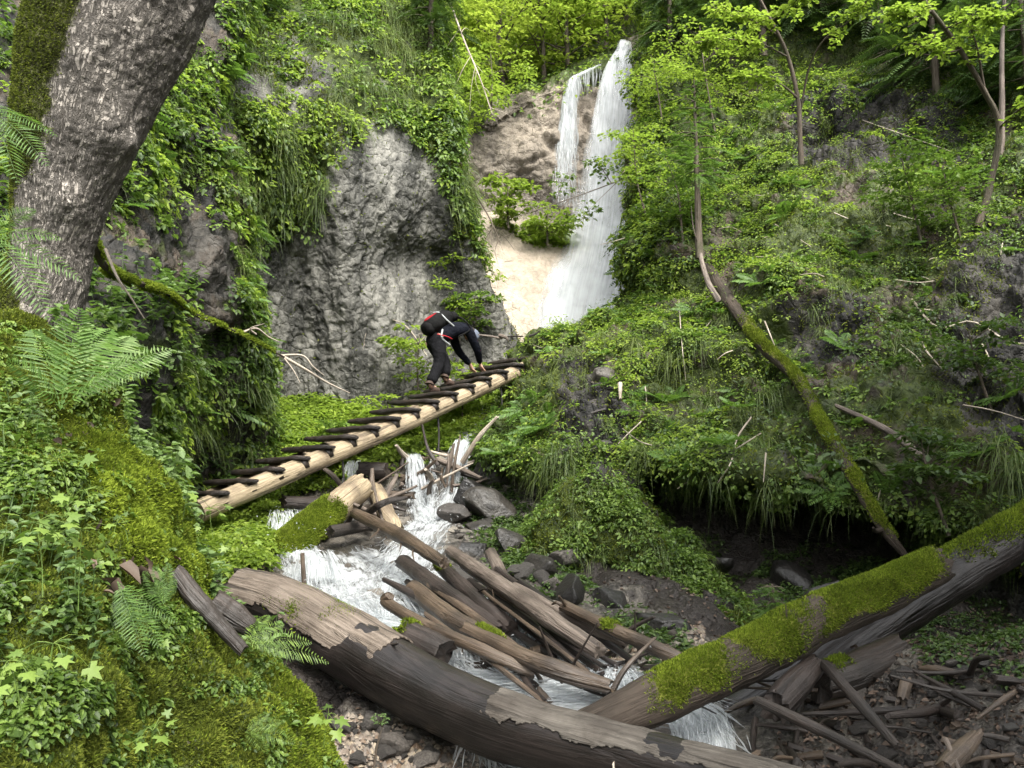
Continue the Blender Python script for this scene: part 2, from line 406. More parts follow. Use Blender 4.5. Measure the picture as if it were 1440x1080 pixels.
def water_mat(name, foam=.5, sx=9., sy=1.2, contrast=.10, body=(.05, .045, .035), body_alpha=.35, white=(.62, .65, .66), edge=True):
    """uv.x: across in metres, uv.y: along the flow in metres; attribute edge: 1 in the middle, 0 at the rim"""
    t = NT(name); uv = t.uv(); p = t.obj()
    a = t.noise(t.mapping(uv, (sx, sy, 1)), 1., 7., .68, .5)
    b = t.noise(t.mapping(uv, (sx * 3.1, sy * 2.2, 1)), 1., 4., .6, .4)
    big = t.noise(p, 1.7, 3.)
    f = t.math('ADD', t.math('MULTIPLY', a, .65), t.math('MULTIPLY', b, .35))
    f = t.math('ADD', f, t.math('MULTIPLY', t.math('SUBTRACT', big, .5), .35))
    f = t.math('ADD', f, t.math('MULTIPLY', t.math('SUBTRACT', t.attr('edge'), 1.), .30))
    f = t.math('ADD', f, t.math('MULTIPLY', t.math('SUBTRACT', t.attr('foam'), .5), .5))
    th = .60 - .2 * foam
    k = t.ramp(f, [(th - contrast, 0), (th + contrast, 1)])
    h = t.math('ADD', a, t.math('MULTIPLY', b, .5))
    nb = t.bump(h, .05)
    whi = t.bsdf(white, .35, nb, .5)
    tl = t.n('ShaderNodeBsdfTranslucent', {'Color': white + (1,)}).outputs[0]
    whi = t.n('ShaderNodeMixShader', {0: .25, 1: whi, 2: tl}).outputs[0]
    gl = t.bsdf(body, .08, nb, .6)
    tp = t.n('ShaderNodeBsdfTransparent').outputs[0]
    base = t.n('ShaderNodeMixShader', {0: t.math('MULTIPLY', body_alpha, t.ramp(t.attr('edge'), [(0.02, 0), (.4, 1)])), 1: tp, 2: gl}).outputs[0]
    return t.done(t.n('ShaderNodeMixShader', {0: t.math('MULTIPLY', k, .93), 1: base, 2: whi}).outputs[0])
M['veil'] = water_mat('thin_veil', .5, 5., .22, .34, body=(.5, .52, .52), body_alpha=.12)
M['fall'] = water_mat('falling_water', .60, 7., .28, .20, body=(.5, .52, .52), body_alpha=.12)
M['stream'] = water_mat('rushing_water', .5, 7., 2.4, .10, body_alpha=.5)
M['cascade'] = water_mat('cascading_water', .58, 14., 1.3, .11, body=(.25, .26, .26), body_alpha=.25)
# ================================================================== terrain
def rows(*rs): return np.array([[P(*c) for c in r] for r in rs])
def rock_disp(G, amp=.35, block=.9, fine=.06, off=0.0, stretch=(1, 1, 1)):
    q = G * np.array(stretch)
    v, e = cells(q + .25 * np.stack([fbm(q, 1.1, 3, off=off), fbm(q, 1.1, 3, off=off + 9), fbm(q, 1.1, 3, off=off + 17)], -1), block, off)
    v2, e2 = cells(q, block * 2.9, off + 5)
    d = amp * fbm(q, .45, 4, off=off) + amp * .55 * (v - .5) * smooth(0, .12, e) + amp * .24 * (v2 - .5) * smooth(0, .12, e2)
    d += fine * ridged(q, 2.6, 5, .6, off) + fine * .6 * fbm(q, 7., 3, .6, off)
    return d - fine

# ---- stream bed and gully floor: one sheet over everything
_ys = [-14, -3, 1, 2, 4, 5, 6, 7.5, 9.5, 11.6, 12.5, 13.0, 14.5, 16.5, 18.5, 20.5, 24, 30, 60]
_zs = [-2.4, -2.3, -2.1, -2.05, -1.8, -1.65, -1.3, -1.0, -.62, -.12, .70, .92, 1.5, 2.5, 3.3, 3.8, 4.4, 6, 18]
_xs = [0, 0, .3, .3, .35, .35, .75, .15, -1.1, -1.05, -1.0, -.95, -.6, -.3, .3, .8, 1.2, 1.5, 2]
def xc(y): return np.interp(y, _ys, _xs)
def zg0(x, y):
    x = np.asarray(x, float); y = np.asarray(y, float)
    z = sum(np.interp(y + o, _ys, _zs) for o in (-.2, -.1, 0, .1, .2)) / 5
    d = x - sum(np.interp(y + o, _ys, _xs) for o in (-.8, -.4, 0, .4, .8)) / 5
    w = np.abs(d)
    z = z + .075 * np.maximum(w - .5, 0) ** 1.5 * np.where(d < 0, 1.0, 1.25) * np.where(y < 3.2, .2, 1.0)
    z = z - np.where(d > 0, .075 * np.maximum(w - .5, 0) ** 1.5 * 1.0, 0) * smooth(5.2, 6.6, y) * smooth(13., 10.5, y) - .35 * smooth(1.3, 2.4, x) * smooth(6.2, 7.4, y) * smooth(11.5, 10., y)
    z = z + .35 * smooth(1.9, 2.6, x) * smooth(7.2, 5.5, y) * smooth(3., 4., y)
    return z
def zg(x, y):
    x = np.asarray(x, float); y = np.asarray(y, float); z = zg0(x, y)
    p = np.stack([x, y, z * 0], -1)
    v, e = cells(p, 2.6, 4.)
    d = .10 * fbm(p, .9, 3) + .10 * (v - .5) * smooth(0, .2, e) + .035 * fbm(p, 4.5, 4, .6)
    w = np.abs(x - xc(y))
    return z + d * (.55 + .45 * smooth(.3, 1.2, w)) + .10 * smooth(.8, 2., w) * (v - .3)
gx = np.concatenate([np.linspace(-14, -4.6, 30), np.linspace(-4.5, 4.5, 300), np.linspace(4.6, 14, 30)])
gy = np.concatenate([np.linspace(-14, 2.4, 30), np.linspace(2.5, 9, 260), np.linspace(9.03, 15, 180), np.linspace(15.1, 24, 90), np.linspace(24.5, 60, 30)])
GX, GY = np.meshgrid(gx, gy)
S_bed = Surf(np.stack([GX, GY, zg(GX, GY)], -1), toward=(0, 6, 60))
_w = np.abs(GX - xc(GY)); _px, _py = project(S_bed.G)
soil_ = smooth(1.0, 2.4, _w) * .9 + .15 * smooth(.3, 1., _w)
S_bed.build('stream_bed', M['bed'], {'moss': .3 * smooth(.9, 2.2, _w) * (GY > 7.5), 'soil': soil_ * (1 - .6 * smooth(7.5, 5.5, GY) * (GX > 1.2))})
def gp(px, py, lift=0.0, far=22.):
    """where the sight line through a photo point meets the stream bed (+lift)"""
    ys = np.linspace(2.2, far, 1500); q = np.array([P(px, py, 1.0)]); d = q[0]
    x = d[0] * ys; z = d[2] * ys; g = zg(x, ys) + lift
    i = np.nonzero(z < g)[0]
    if len(i) == 0: return P(px, py, 12.)
    return P(px, py, ys[i[0]])

# ---- near mossy bank
B = rows(
    [(-300, 520, 6.2), (-90, 540, 6.2), (60, 590, 6.), (160, 660, 5.6), (240, 740, 5.3), (300, 840, 5.2), (350, 930, 5.), (390, 1020, 4.8), (440, 1100, 4.6), (500, 1200, 4.4), (570, 1330, 4.1)],
    [(-280, 440, 4.6), (-70, 460, 4.6), (60, 505, 4.5), (155, 570, 4.2), (215, 665, 4.1), (262, 760, 4.1), (310, 860, 4.1), (360, 945, 4.0), (430, 1020, 3.9), (503, 1110, 3.7), (563, 1220, 3.5)],
    [(-260, 420, 3.6), (-60, 440, 3.6), (60, 480, 3.5), (150, 545, 3.4), (215, 632, 3.4), (262, 725, 3.5), (310, 822, 3.6), (358, 908, 3.6), (425, 990, 3.5), (498, 1085, 3.4), (556, 1195, 3.3)],
    [(-260, 560, 2.8), (-80, 580, 2.8), (40, 600, 2.8), (120, 655, 2.8), (192, 728, 2.9), (240, 800, 3.0), (282, 876, 3.1), (326, 953, 3.15), (390, 1035, 3.1), (440, 1110, 3.0), (490, 1220, 2.9)],
    [(-280, 760, 2.2), (-100, 780, 2.2), (10, 800, 2.25), (90, 830, 2.3), (160, 870, 2.4), (210, 920, 2.5), (250, 980, 2.65), (290, 1040, 2.75), (330, 1100, 2.75), (380, 1180, 2.7), (430, 1280, 2.6)],
    [(-320, 1000, 1.75), (-150, 1010, 1.8), (-20, 1020, 1.85), (60, 1040, 1.9), (130, 1060, 2.), (180, 1100, 2.15), (220, 1140, 2.3), (250, 1180, 2.4), (280, 1240, 2.45), (320, 1320, 2.4), (370, 1420, 2.3)],
    [(-360, 1400, 1.5), (-190, 1400, 1.55), (-40, 1400, 1.6), (40, 1400, 1.65), (110, 1400, 1.75), (160, 1420, 1.9), (200, 1450, 2.05), (230, 1480, 2.1), (260, 1520, 2.2), (290, 1560, 2.2), (330, 1640, 2.1)])
S_bank = Surf(catmull(B, 230, 260))
S_bank.displace(.16 * fbm(S_bank.G, 1.6, 3) + .20 * np.abs(fbm(S_bank.G, 2.6, 3)) - .05 + .035 * ridged(S_bank.G, 5.5, 3) - .04 + .018 * fbm(S_bank.G, 14, 3))
S_bank.build('mossy_bank', M['earth'], {'moss': .62 + .3 * fbm(S_bank.G, 2.5, 3), 'soil': np.full(S_bank.G.shape[:2], .8)})

# ---- leafy slope behind the bank, on the left
L = rows(
    [(-700, -350, 12), (-200, -350, 13), (60, -350, 14), (180, -350, 15), (270, -350, 15.5), (330, -350, 16), (320, -350, 20)],
    [(-600, -100, 8.5), (-150, -120, 9), (60, -120, 10), (180, -120, 11), (270, -120, 12), (335, -120, 13), (330, -120, 17)],
    [(-600, 100, 6.8), (-150, 100, 7.5), (60, 100, 8), (180, 100, 9), (270, 110, 10.2), (330, 120, 11.4), (325, 120, 15)],
    [(-600, 250, 6.2), (-150, 250, 6.8), (60, 250, 7.3), (180, 250, 8.2), (270, 250, 9.6), (335, 250, 10.9), (325, 250, 14.5)],
    [(-600, 400, 5.5), (-150, 400, 6), (60, 400, 6.4), (180, 400, 7), (270, 400, 8.8), (348, 400, 10.8), (335, 400, 14)],
    [(-600, 520, 5.), (-150, 520, 5.4), (60, 520, 5.7), (180, 520, 6.3), (280, 520, 9.6), (362, 520, 11.6), (350, 520, 14)],
    [(-600, 640, 4.7), (-150, 640, 5.), (60, 640, 5.3), (180, 640, 6.6), (280, 640, 10.6), (366, 640, 12.2), (370, 640, 14)],
    [(-600, 740, 4.4), (-150, 740, 4.6), (60, 740, 5), (180, 740, 6.4), (270, 740, 10.0), (365, 740, 11.6), (390, 740, 13)],
    [(-600, 830, 4.1), (-150, 830, 4.3), (60, 830, 4.7), (180, 830, 5.4), (270, 830, 8.6), (345, 840, 9.6), (390, 830, 11)],
    [(-600, 960, 3.8), (-150, 960, 4.), (60, 960, 4.4), (180, 960, 5.0), (270, 960, 6.4), (350, 960, 7.2), (390, 960, 9)])
S_left = Surf(catmull(L, 260, 260))
S_left.displace(rock_disp(S_left.G, .55, .8, .10, 3.))
px, py = project(S_left.G)
S_left.build('leafy_slope', M['rock_dark'], {'moss': .30 + .5 * fbm(S_left.G, 1.2, 3), 'soil': .35 + .8 * fbm(S_left.G, .8, 3)})

# ---- grey conglomerate cliff
C = rows(
    [(150, -300, 21), (300, -300, 22), (400, -300, 22), (470, -300, 22), (525, -300, 22), (580, -300, 22), (620, -300, 22), (560, -300, 30)],
    [(150, -60, 15), (300, -60, 15.5), (400, -60, 16), (470, -60, 16.3), (520, -60, 16.5), (565, -60, 16.8), (605, -60, 17.2), (560, -60, 23)],
    [(180, 60, 12.8), (310, 60, 13.3), (400, 60, 13.8), (470, 60, 14.3), (525, 60, 14.8), (575, 60, 15.4), (618, 60, 16), (570, 60, 22)],
    [(200, 160, 11.9), (320, 160, 12.2), (405, 165, 12.8), (475, 160, 13.4), (530, 160, 14.), (585, 170, 14.7), (632, 160, 15.4), (580, 160, 21)],
    [(220, 230, 11.9), (330, 240, 12.4), (410, 245, 13.1), (480, 240, 13.35), (535, 240, 13.8), (590, 240, 14.4), (645, 240, 15.3), (590, 240, 21)],
    [(230, 320, 12.2), (335, 330, 12.8), (415, 330, 13.55), (485, 320, 13.55), (540, 320, 14.1), (600, 320, 14.7), (664, 320, 15.4), (600, 320, 21)],
    [(230, 370, 12.3), (335, 380, 13.0), (415, 380, 13.8), (490, 380, 13.75), (556, 372, 14.65), (612, 370, 15.15), (682, 370, 15.7), (610, 370, 21)],
    [(230, 430, 12.4), (335, 440, 13.2), (418, 440, 14.0), (495, 440, 13.9), (560, 440, 14.4), (630, 430, 15.2), (705, 430, 15.9), (640, 430, 21)],
    [(230, 520, 12.6), (335, 520, 13.3), (420, 520, 14.2), (500, 520, 14.1), (570, 520, 14.5), (650, 510, 15.3), (742, 510, 16.2), (680, 510, 21)],
    [(230, 620, 12.6), (335, 620, 13.4), (425, 620, 14.2), (505, 620, 14.2), (580, 620, 14.6), (670, 620, 15.2), (770, 600, 16.2), (720, 600, 21)],
    [(230, 760, 12.2), (335, 760, 13.0), (430, 760, 13.8), (510, 760, 14.), (590, 760, 14.4), (680, 760, 15.2), (790, 720, 16.2), (740, 720, 21)])
S_cliff = Surf(catmull(C, 400, 380))
G = S_cliff.G; px, py = project(G)
d = rock_disp(G, .20, 1.1, .06, 8., (1, 1, .35))
vk, ek = cells(G * np.array([1, 1, .5]), 3.2, 2.); d += .06 * (vk - .5) * smooth(0, .25, ek) + .05 * ridged(G * np.array([1, 1, .22]), 2.6, 4, .6, 13.) + .05 * ridged(G, 5.2, 3, .6, 3.)
S_cliff.displace(d)
bare = inpoly(px, py, [(352, 330), (400, 345), (440, 300), (480, 215), (500, 165), (560, 185), (610, 235), (640, 330), (690, 400), (745, 480), (700, 520), (640, 540), (560, 570), (500, 620), (420, 625), (370, 560)], 30)
top_grey = inpoly(px, py, [(270, 20), (420, 30), (470, 120), (420, 200), (330, 140), (270, 200)], 40)
mo = .75 - .8 * bare - .45 * top_grey + .35 * fbm(G, 1.4, 3)
mo = np.maximum(mo, .55 * smooth(690, 745, px) * smooth(300, 360, py))
S_cliff.build('rock_cliff', M['rock'], {'moss': mo, 'soil': .25 - .6 * bare + .3 * fbm(G, 1., 2)})

# ---- rock wall of the waterfall, far back
Wl = rows(
    [(380, -150, 40), (480, -150, 42), (600, -150, 42), (680, -150, 42), (760, -150, 42), (830, -150, 42), (890, -150, 42), (960, -150, 42), (1100, -150, 42)],
    [(380, 20, 28), (480, 20, 29), (600, 50, 30), (680, 70, 30), (760, 52, 30.5), (830, 45, 30.5), (890, 25, 30.5), (960, 0, 29.5), (1100, -40, 27)],
    [(380, 120, 23.4), (480, 125, 24), (600, 150, 24.8), (680, 158, 25), (760, 118, 25.3), (830, 94, 25.4), (888, 62, 25.4), (960, 40, 25), (1100, 20, 23.5)],
    [(380, 160, 23), (480, 165, 23.4), (600, 180, 24.2), (680, 185, 24.6), (760, 150, 24.8), (830, 125, 24.9), (888, 95, 25), (960, 90, 24.4), (1100, 90, 23)],
    [(380, 230, 22), (480, 230, 22.6), (600, 230, 23.6), (680, 230, 24.1), (760, 230, 24.3), (830, 230, 24.4), (888, 230, 24.5), (960, 230, 23.6), (1100, 230, 22)],
    [(380, 300, 21.5), (480, 300, 22), (600, 300, 23), (680, 296, 23.7), (760, 300, 24.1), (830, 300, 24.2), (888, 300, 24.2), (960, 300, 23), (1100, 300, 21)],
    [(380, 335, 21), (480, 330, 21.6), (600, 325, 22.1), (685, 312, 22.5), (760, 338, 22.6), (830, 345, 22.9), (888, 345, 23.2), (960, 345, 22.4), (1100, 345, 20.5)],
    [(380, 410, 20.8), (480, 410, 21.3), (600, 410, 21.5), (690, 410, 21.5), (760, 410, 21.6), (830, 410, 21.9), (888, 410, 22.2), (960, 410, 21.6), (1100, 410, 20)],
    [(380, 490, 20.4), (480, 490, 20.8), (600, 490, 20.6), (690, 490, 20.4), (760, 490, 20.3), (830, 490, 20.6), (888, 490, 20.8), (960, 490, 20.4), (1100, 490, 19.4)],
    [(380, 580, 20), (480, 580, 20.3), (600, 580, 19.9), (690, 580, 19.6), (760, 580, 19.6), (830, 580, 19.8), (888, 580, 20), (960, 580, 19.6), (1100, 580, 19)])
S_wall = Surf(catmull(Wl, 330, 330)); G = S_wall.G; px, py = project(G)
slab = inpoly(px, py, [(660, 300), (700, 300), (745, 335), (900, 345), (900, 520), (650, 520)], 12)
S_wall.displace(rock_disp(G, .55, .8, .11, 21., (1, 1, 1.4)) * (1 - .78 * slab) + .10 * slab * fbm(G, 1.5, 4))
tanm = .08 + .4 * fbm(G, .5, 3) + slab * (.9 - .5 * smooth(770, 860, px)) + .25 * smooth(140, 60, np.abs(px - 800))
above = smooth(150, 90, py - 70 * smooth(760, 640, px) + 60 * smooth(840, 890, px))
S_wall.build('waterfall_cliff', M['rock_tan'], {'moss': .9 * above + .3 * smooth(690, 600, px) + .7 * smooth(905, 950, px) + .25 * fbm(G, 1., 3), 'soil': .5 * above, 'tan': np.clip(tanm, 0, 1)})

# ---- wooded hillside behind the fall
Fh = rows(
    [(100, 260, 26), (350, 250, 27), (500, 210, 28), (700, 190, 29), (900, 160, 29), (1100, 160, 28), (1300, 150, 26)],
    [(100, 60, 31), (350, 60, 33), (500, 60, 35), (700, 75, 36), (900, 60, 36), (1100, 40, 34), (1300, 20, 32)],
    [(100, -120, 38), (350, -120, 40), (500, -120, 43), (700, -90, 46), (900, -100, 46), (1100, -120, 42), (1300, -140, 40)],
    [(0, -420, 46), (350, -420, 50), (500, -420, 54), (700, -380, 58), (900, -400, 58), (1100, -420, 52), (1400, -440, 50)])
S_hill = Surf(catmull(Fh, 60, 90)); S_hill.displace(.8 * fbm(S_hill.G, .25, 4))
S_hill.build('forest_hill', M['earth'], {'moss': .6 + .4 * fbm(S_hill.G, .4, 3), 'soil': np.full(S_hill.G.shape[:2], .7)})

# ---- right-hand slope with its undercut foot
Rr = rows(
    [(1010, -300, 30), (970, -300, 25), (1100, -300, 23.5), (1200, -300, 22.5), (1320, -300, 21.5), (1450, -300, 20.5), (1650, -300, 18), (2000, -300, 14)],
    [(980, -60, 26), (925, -60, 21), (1040, -60, 19.8), (1160, -60, 18.8), (1290, -60, 17.8), (1440, -60, 17), (1650, -60, 15), (2000, -60, 12)],
    [(970, 70, 25), (905, 70, 19.3), (1010, 65, 18), (1130, 60, 17.1), (1270, 60, 16.2), (1440, 60, 15.3), (1650, 60, 13.5), (2000, 60, 11)],
    [(960, 150, 24), (898, 150, 18.2), (1000, 140, 16.9), (1130, 130, 15.9), (1270, 130, 15.1), (1440, 130, 14.2), (1650, 130, 12.6), (2000, 130, 10.4)],
    [(955, 230, 23), (892, 230, 17.0), (1000, 220, 15.7), (1130, 215, 14.9), (1270, 220, 14.1), (1440, 220, 13.1), (1650, 220, 11.8), (2000, 220, 9.8)],
    [(950, 330, 22), (887, 330, 16.1), (990, 320, 14.2), (1130, 310, 13.2), (1270, 310, 12.4), (1440, 310, 11.6), (1650, 310, 10.6), (2000, 310, 9)],
    [(945, 415, 21), (886, 412, 15.5), (985, 405, 13.3), (1125, 400, 12.2), (1275, 400, 11.4), (1445, 400, 10.6), (1650, 400, 9.8), (2000, 400, 8.4)],
    [(860, 485, 20), (795, 468, 14.8), (920, 470, 12.9), (1095, 470, 11.6), (1270, 480, 10.7), (1450, 480, 9.9), (1650, 480, 9.2), (2000, 480, 7.9)],
    [(780, 555, 18), (716, 540, 13.9), (860, 545, 12.1), (1065, 550, 10.9), (1265, 560, 10), (1450, 570, 9.2), (1650, 570, 8.6), (2000, 570, 7.4)],
    [(735, 620, 16), (672, 610, 13.), (805, 618, 11.5), (1035, 630, 10.2), (1250, 650, 9.3), (1450, 670, 8.5), (1650, 690, 8), (2000, 700, 6.9)],
    [(725, 665, 15), (650, 655, 12.4), (782, 648, 11.1), (1010, 660, 9.7), (1235, 705, 8.9), (1450, 770, 8.), (1650, 780, 7.5), (2000, 790, 6.5)],
    [(725, 690, 15), (655, 690, 13.9), (785, 705, 13.2), (1015, 705, 12.0), (1240, 750, 11.), (1450, 815, 8.4), (1650, 830, 7.4), (2000, 840, 6.3)],
    [(735, 800, 15), (680, 800, 13.2), (795, 810, 12.6), (1015, 840, 11.6), (1240, 860, 10.6), (1450, 870, 8.), (1650, 880, 7.), (2000, 880, 5.8)],
    [(760, 920, 14), (720, 920, 11.2), (800, 930, 10.6), (1015, 950, 9.8), (1240, 960, 8.8), (1450, 960, 7.2), (1650, 960, 6.3), (2000, 960, 5.2)],
    [(760, 1060, 12), (730, 1060, 10), (800, 1060, 9.4), (1015, 1060, 8.6), (1240, 1060, 7.8), (1450, 1060, 6.4), (1650, 1060, 5.6), (2000, 1060, 4.6)])
S_right = Surf(catmull(Rr, 520, 470)); G = S_right.G; px, py = project(G)
S_right.displace(rock_disp(G, .75, .75, .13, 31., (1, 1, 1.4)) + .22 * np.abs(fbm(G, 1.6, 3)))
G = S_right.G; px, py = project(G)
under = smooth(630, 690, py - .19 * (np.clip(px, 650, 1450) - 700))
outcrop = np.maximum.reduce([inpoly(px, py, [(1120, 130), (1240, 120), (1340, 150), (1370, 215), (1270, 215), (1130, 220)], 30),
    inpoly(px, py, [(1370, 330), (1500, 330), (1500, 640), (1400, 620), (1330, 520), (1340, 420)], 45),
    inpoly(px, py, [(790, 510), (850, 520), (880, 600), (860, 650), (800, 640)], 25),
    inpoly(px, py, [(1100, 430), (1210, 420), (1230, 500), (1130, 500)], 25)])
S_right.build('rocky_slope', M['rock_dark'], {'moss': .62 - .75 * outcrop - .45 * under + .5 * fbm(G, 1.1, 3), 'soil': .65 - .9 * outcrop - .5 * under + .4 * fbm(G, .9, 3, off=4)})

# ---- mossy rock ledge at the foot of the slope
Ml = rows(
    [(760, 790, 12.), (790, 755, 11.8), (830, 725, 11.6), (893, 725, 11.2), (975, 775, 10.9), (1045, 830, 10.5), (1105, 885, 10.), (1165, 930, 9.6)],
    [(745, 770, 11.), (775, 730, 10.7), (815, 697, 10.5), (880, 702, 10.2), (960, 757, 9.8), (1030, 817, 9.4), (1090, 870, 9), (1145, 915, 8.6)],
    [(735, 775, 10.5), (765, 738, 10.2), (807, 704, 9.9), (870, 712, 9.6), (948, 765, 9.2), (1020, 825, 8.8), (1080, 872, 8.4), (1132, 912, 8.1)],
    [(725, 805, 10.2), (758, 778, 9.8), (805, 762, 9.5), (868, 780, 9.2), (940, 828, 8.85), (1005, 870, 8.45), (1062, 908, 8.15), (1112, 938, 7.9)],
    [(672, 840, 10.1), (728, 830, 9.8), (795, 835, 9.5), (860, 858, 9.2), (930, 892, 8.8), (992, 918, 8.4), (1045, 945, 8.1), (1095, 965, 7.8)],
    [(672, 900, 9.8), (728, 900, 9.5), (795, 910, 9.2), (855, 930, 8.9), (922, 952, 8.5), (985, 972, 8.2), (1038, 990, 7.9), (1085, 1005, 7.6)],
    [(672, 980, 9.3), (728, 980, 9.1), (795, 985, 8.8), (855, 1000, 8.5), (922, 1015, 8.1), (985, 1030, 7.8), (1038, 1040, 7.5), (1085, 1050, 7.2)])
S_ledge = Surf(catmull(Ml, 220, 260)); G = S_ledge.G
S_ledge.displace(rock_disp(G, .42, 1.2, .10, 51.) + .16 * fbm(G, 1.5, 3, off=3.) + .12 * np.abs(fbm(G, 2.6, 3)))
px, py = project(S_ledge.G)
gl = inpoly(px, py, [(690, 780), (690, 730), (760, 670), (860, 680), (960, 740), (1080, 850), (1130, 910), (1060, 900), (960, 860), (850, 800), (760, 800)], 25)
S_ledge.build('mossy_ledge', M['rock_dark'], {'moss': -.1 + .85 * gl + .4 * fbm(G, 1.5, 3), 'soil': .1 + .4 * gl + .3 * fbm(G, 1., 2)})

# ---- unseen gorge walls added behind the camera to shape the light; back kept low
def wall_strip(name, plan, z0, z1, lean, off):
    n = len(plan); hs = np.linspace(0, 1, 14); hf = lambda y: .30 if y < -1 else .6 if y < 1.5 else 1.
    Gs = np.array([[np.array([x, y, z0 + (z1 - z0) * h * hf(y)]) + np.array([x, y - 3, 0]) / max(1e-3, math.hypot(x, y - 3)) * lean * h ** 1.3 for (x, y) in plan] for h in hs])
    s = Surf(catmull(Gs, 60, 110), toward=(0, 3, 2)); s.displace(.9 * fbm(s.G, .35, 5, off=off))
    s.build(name, M['earth'], {'moss': .6 + .4 * fbm(s.G, .5, 3), 'soil': np.full(s.G.shape[:2], .6)})
    return s
S_back = wall_strip('unseen_gorge_side', [(9.5, 5), (8.5, 2), (8, -2), (5, -6), (0, -8), (-5, -6), (-6.5, -2), (-6., 2), (-7, 5)], -2.5, 10., 9., 2.)

# ================================================================== camera, light
cam = bpy.data.cameras.new('camera'); co = bpy.data.objects.new('camera', cam); COL.objects.link(co)
cam.sensor_width = 36; cam.lens = F / 1440 * 36; cam.clip_start = .05; cam.clip_end = 400
co.rotation_euler = (rad(98), 0, 0); sc.camera = co
SUN_EL, SUN_AZ = rad(50), rad(158)        # azimuth measured from +Y towards +X
w = bpy.data.worlds.new('World'); sc.world = w; w.use_nodes = True
nt = w.node_tree; sky = nt.nodes.new('ShaderNodeTexSky'); sky.sky_type = 'NISHITA'; sky.sun_disc = False
sky.sun_elevation = SUN_EL; sky.sun_rotation = SUN_AZ; sky.dust_density = 3.; sky.air_density = 1.
bg = nt.nodes['Background']; hs = nt.nodes.new('ShaderNodeHueSaturation'); hs.inputs['Saturation'].default_value = .15
nt.links.new(sky.outputs[0], hs.inputs['Color']); nt.links.new(hs.outputs[0], bg.inputs[0]); bg.inputs[1].default_value = .115
sl = bpy.data.lights.new('sun', 'SUN'); so = bpy.data.objects.new('sun', sl); COL.objects.link(so)
sl.energy = 1.3; sl.angle = rad(30); sl.color = (1., .95, .86)
sd = Vector((math.sin(SUN_AZ) * math.cos(SUN_EL), math.cos(SUN_AZ) * math.cos(SUN_EL), math.sin(SUN_EL)))
so.rotation_euler = sd.to_track_quat('Z', 'Y').to_euler()
sc.view_settings.view_transform = 'Standard'; sc.view_settings.look = 'None'; sc.view_settings.gamma = 1
sc.view_settings.use_curve_mapping = False; sc.view_settings.exposure = 2.68
cy = sc.cycles
cy.use_denoising = True
try: cy.denoiser = 'OPENIMAGEDENOISE'
except Exception: pass
cy.max_bounces = 6; cy.diffuse_bounces = 4; cy.glossy_bounces = 2; cy.transmission_bounces = 4; cy.transparent_max_bounces = 16
cy.caustics_reflective = False; cy.caustics_refractive = False
# ================================================================== vegetation
UP = np.array([0, 0, 1.])
def frame(n):
    a = np.where(np.abs(n[:, 2:3]) > .9, np.array([[1., 0, 0]]), np.array([[0, 0, 1.]]))
    t = nrm(np.cross(n, a)); return t, np.cross(n, t)
def clump(cards, pos, nor, k, r, L, W, upw=.6, kind='leaf', droop=.25, jit=.35, flat=.7):
    """mounds of k leaves over each point; r, L, W per point"""
    n = len(pos); r = np.broadcast_to(np.asarray(r, float), n); L = np.broadcast_to(np.asarray(L, float), n); W = np.broadcast_to(np.asarray(W, float), n)
    g = nrm(nor * (1 - upw) + UP * upw)
    i = np.repeat(np.arange(n), k); g = g[i]; t, b = frame(g)
    ph = R.rand(n * k) * 2 * np.pi; rr = np.sqrt(R.rand(n * k)); hh = np.sqrt(np.maximum(1 - rr ** 2, 0)) * (.35 + .65 * R.rand(n * k)) * flat
    rad_ = t * np.cos(ph)[:, None] + b * np.sin(ph)[:, None]
    base = pos[i] + (rad_ * rr[:, None] + g * hh[:, None]) * r[i][:, None]
    d = rad_ * (.5 + .6 * rr[:, None]) + g * .35 * (1 - rr[:, None]) - UP * droop * R.rand(n * k, 1) + rnd(n * k) * .3
    nn = g + UP * .5 + rad_ * .35 + rnd(n * k) * jit
    s = (.6 + .8 * R.rand(n * k))
    getattr(cards, kind)(base, d, nn, L[i] * s, W[i] * s)
def tufts(cards, pos, nor, k, L, W, upw=.45, spread=.55, droop=1.0, r=.04):
    n = len(pos); i = np.repeat(np.arange(n), k); g = nrm(nor * (1 - upw) + UP * upw)[i]
    L = np.broadcast_to(np.asarray(L, float), n)[i] * (.5 + .7 * R.rand(n * k))
    cards.blade(pos[i] + rnd(n * k) * r, g + rnd(n * k) * spread, L, W, droop)
def ferns_at(cards, pos, nor, k, L, m=14, upw=.55, spread=.9, curve=.55, pw=.24):
    n = len(pos); i = np.repeat(np.arange(n), k); g = nrm(nor * (1 - upw) + UP * upw)[i]; t, b = frame(g)
    ph = (np.tile(np.arange(k), n) + R.rand(n * k) * .7) * 2 * np.pi / k + np.repeat(R.rand(n) * 6, k)
    rad_ = t * np.cos(ph)[:, None] + b * np.sin(ph)[:, None]
    L = np.broadcast_to(np.asarray(L, float), n)[i] * (.65 + .5 * R.rand(n * k))
    cards.fern(pos[i], g * .75 + rad_ * spread, nrm(g - rad_ * .3), L, m=m, curve=curve, pw=pw)
def stuff(name, cards, mat):
    return link(name, cards.mesh(name, mat), kind='stuff')
def pick(S, px, py, tol=7.):
    x, y = project(S.G); m = np.hypot(x - px, y - py) < tol
    if not m.any():
        k = np.argmin(np.hypot(x - px, y - py)); iv, iu = np.unravel_index(k, x.shape)
    else:
        d = np.where(m, S.G[..., 1], 1e9); iv, iu = np.unravel_index(np.argmin(d), x.shape)
    return S.G[iv, iu].copy(), S.N[iv, iu].copy()
def patchy(c, scale, lo, hi, off=0.): return smooth(lo, hi, fbm(c, scale, 3, off=off))

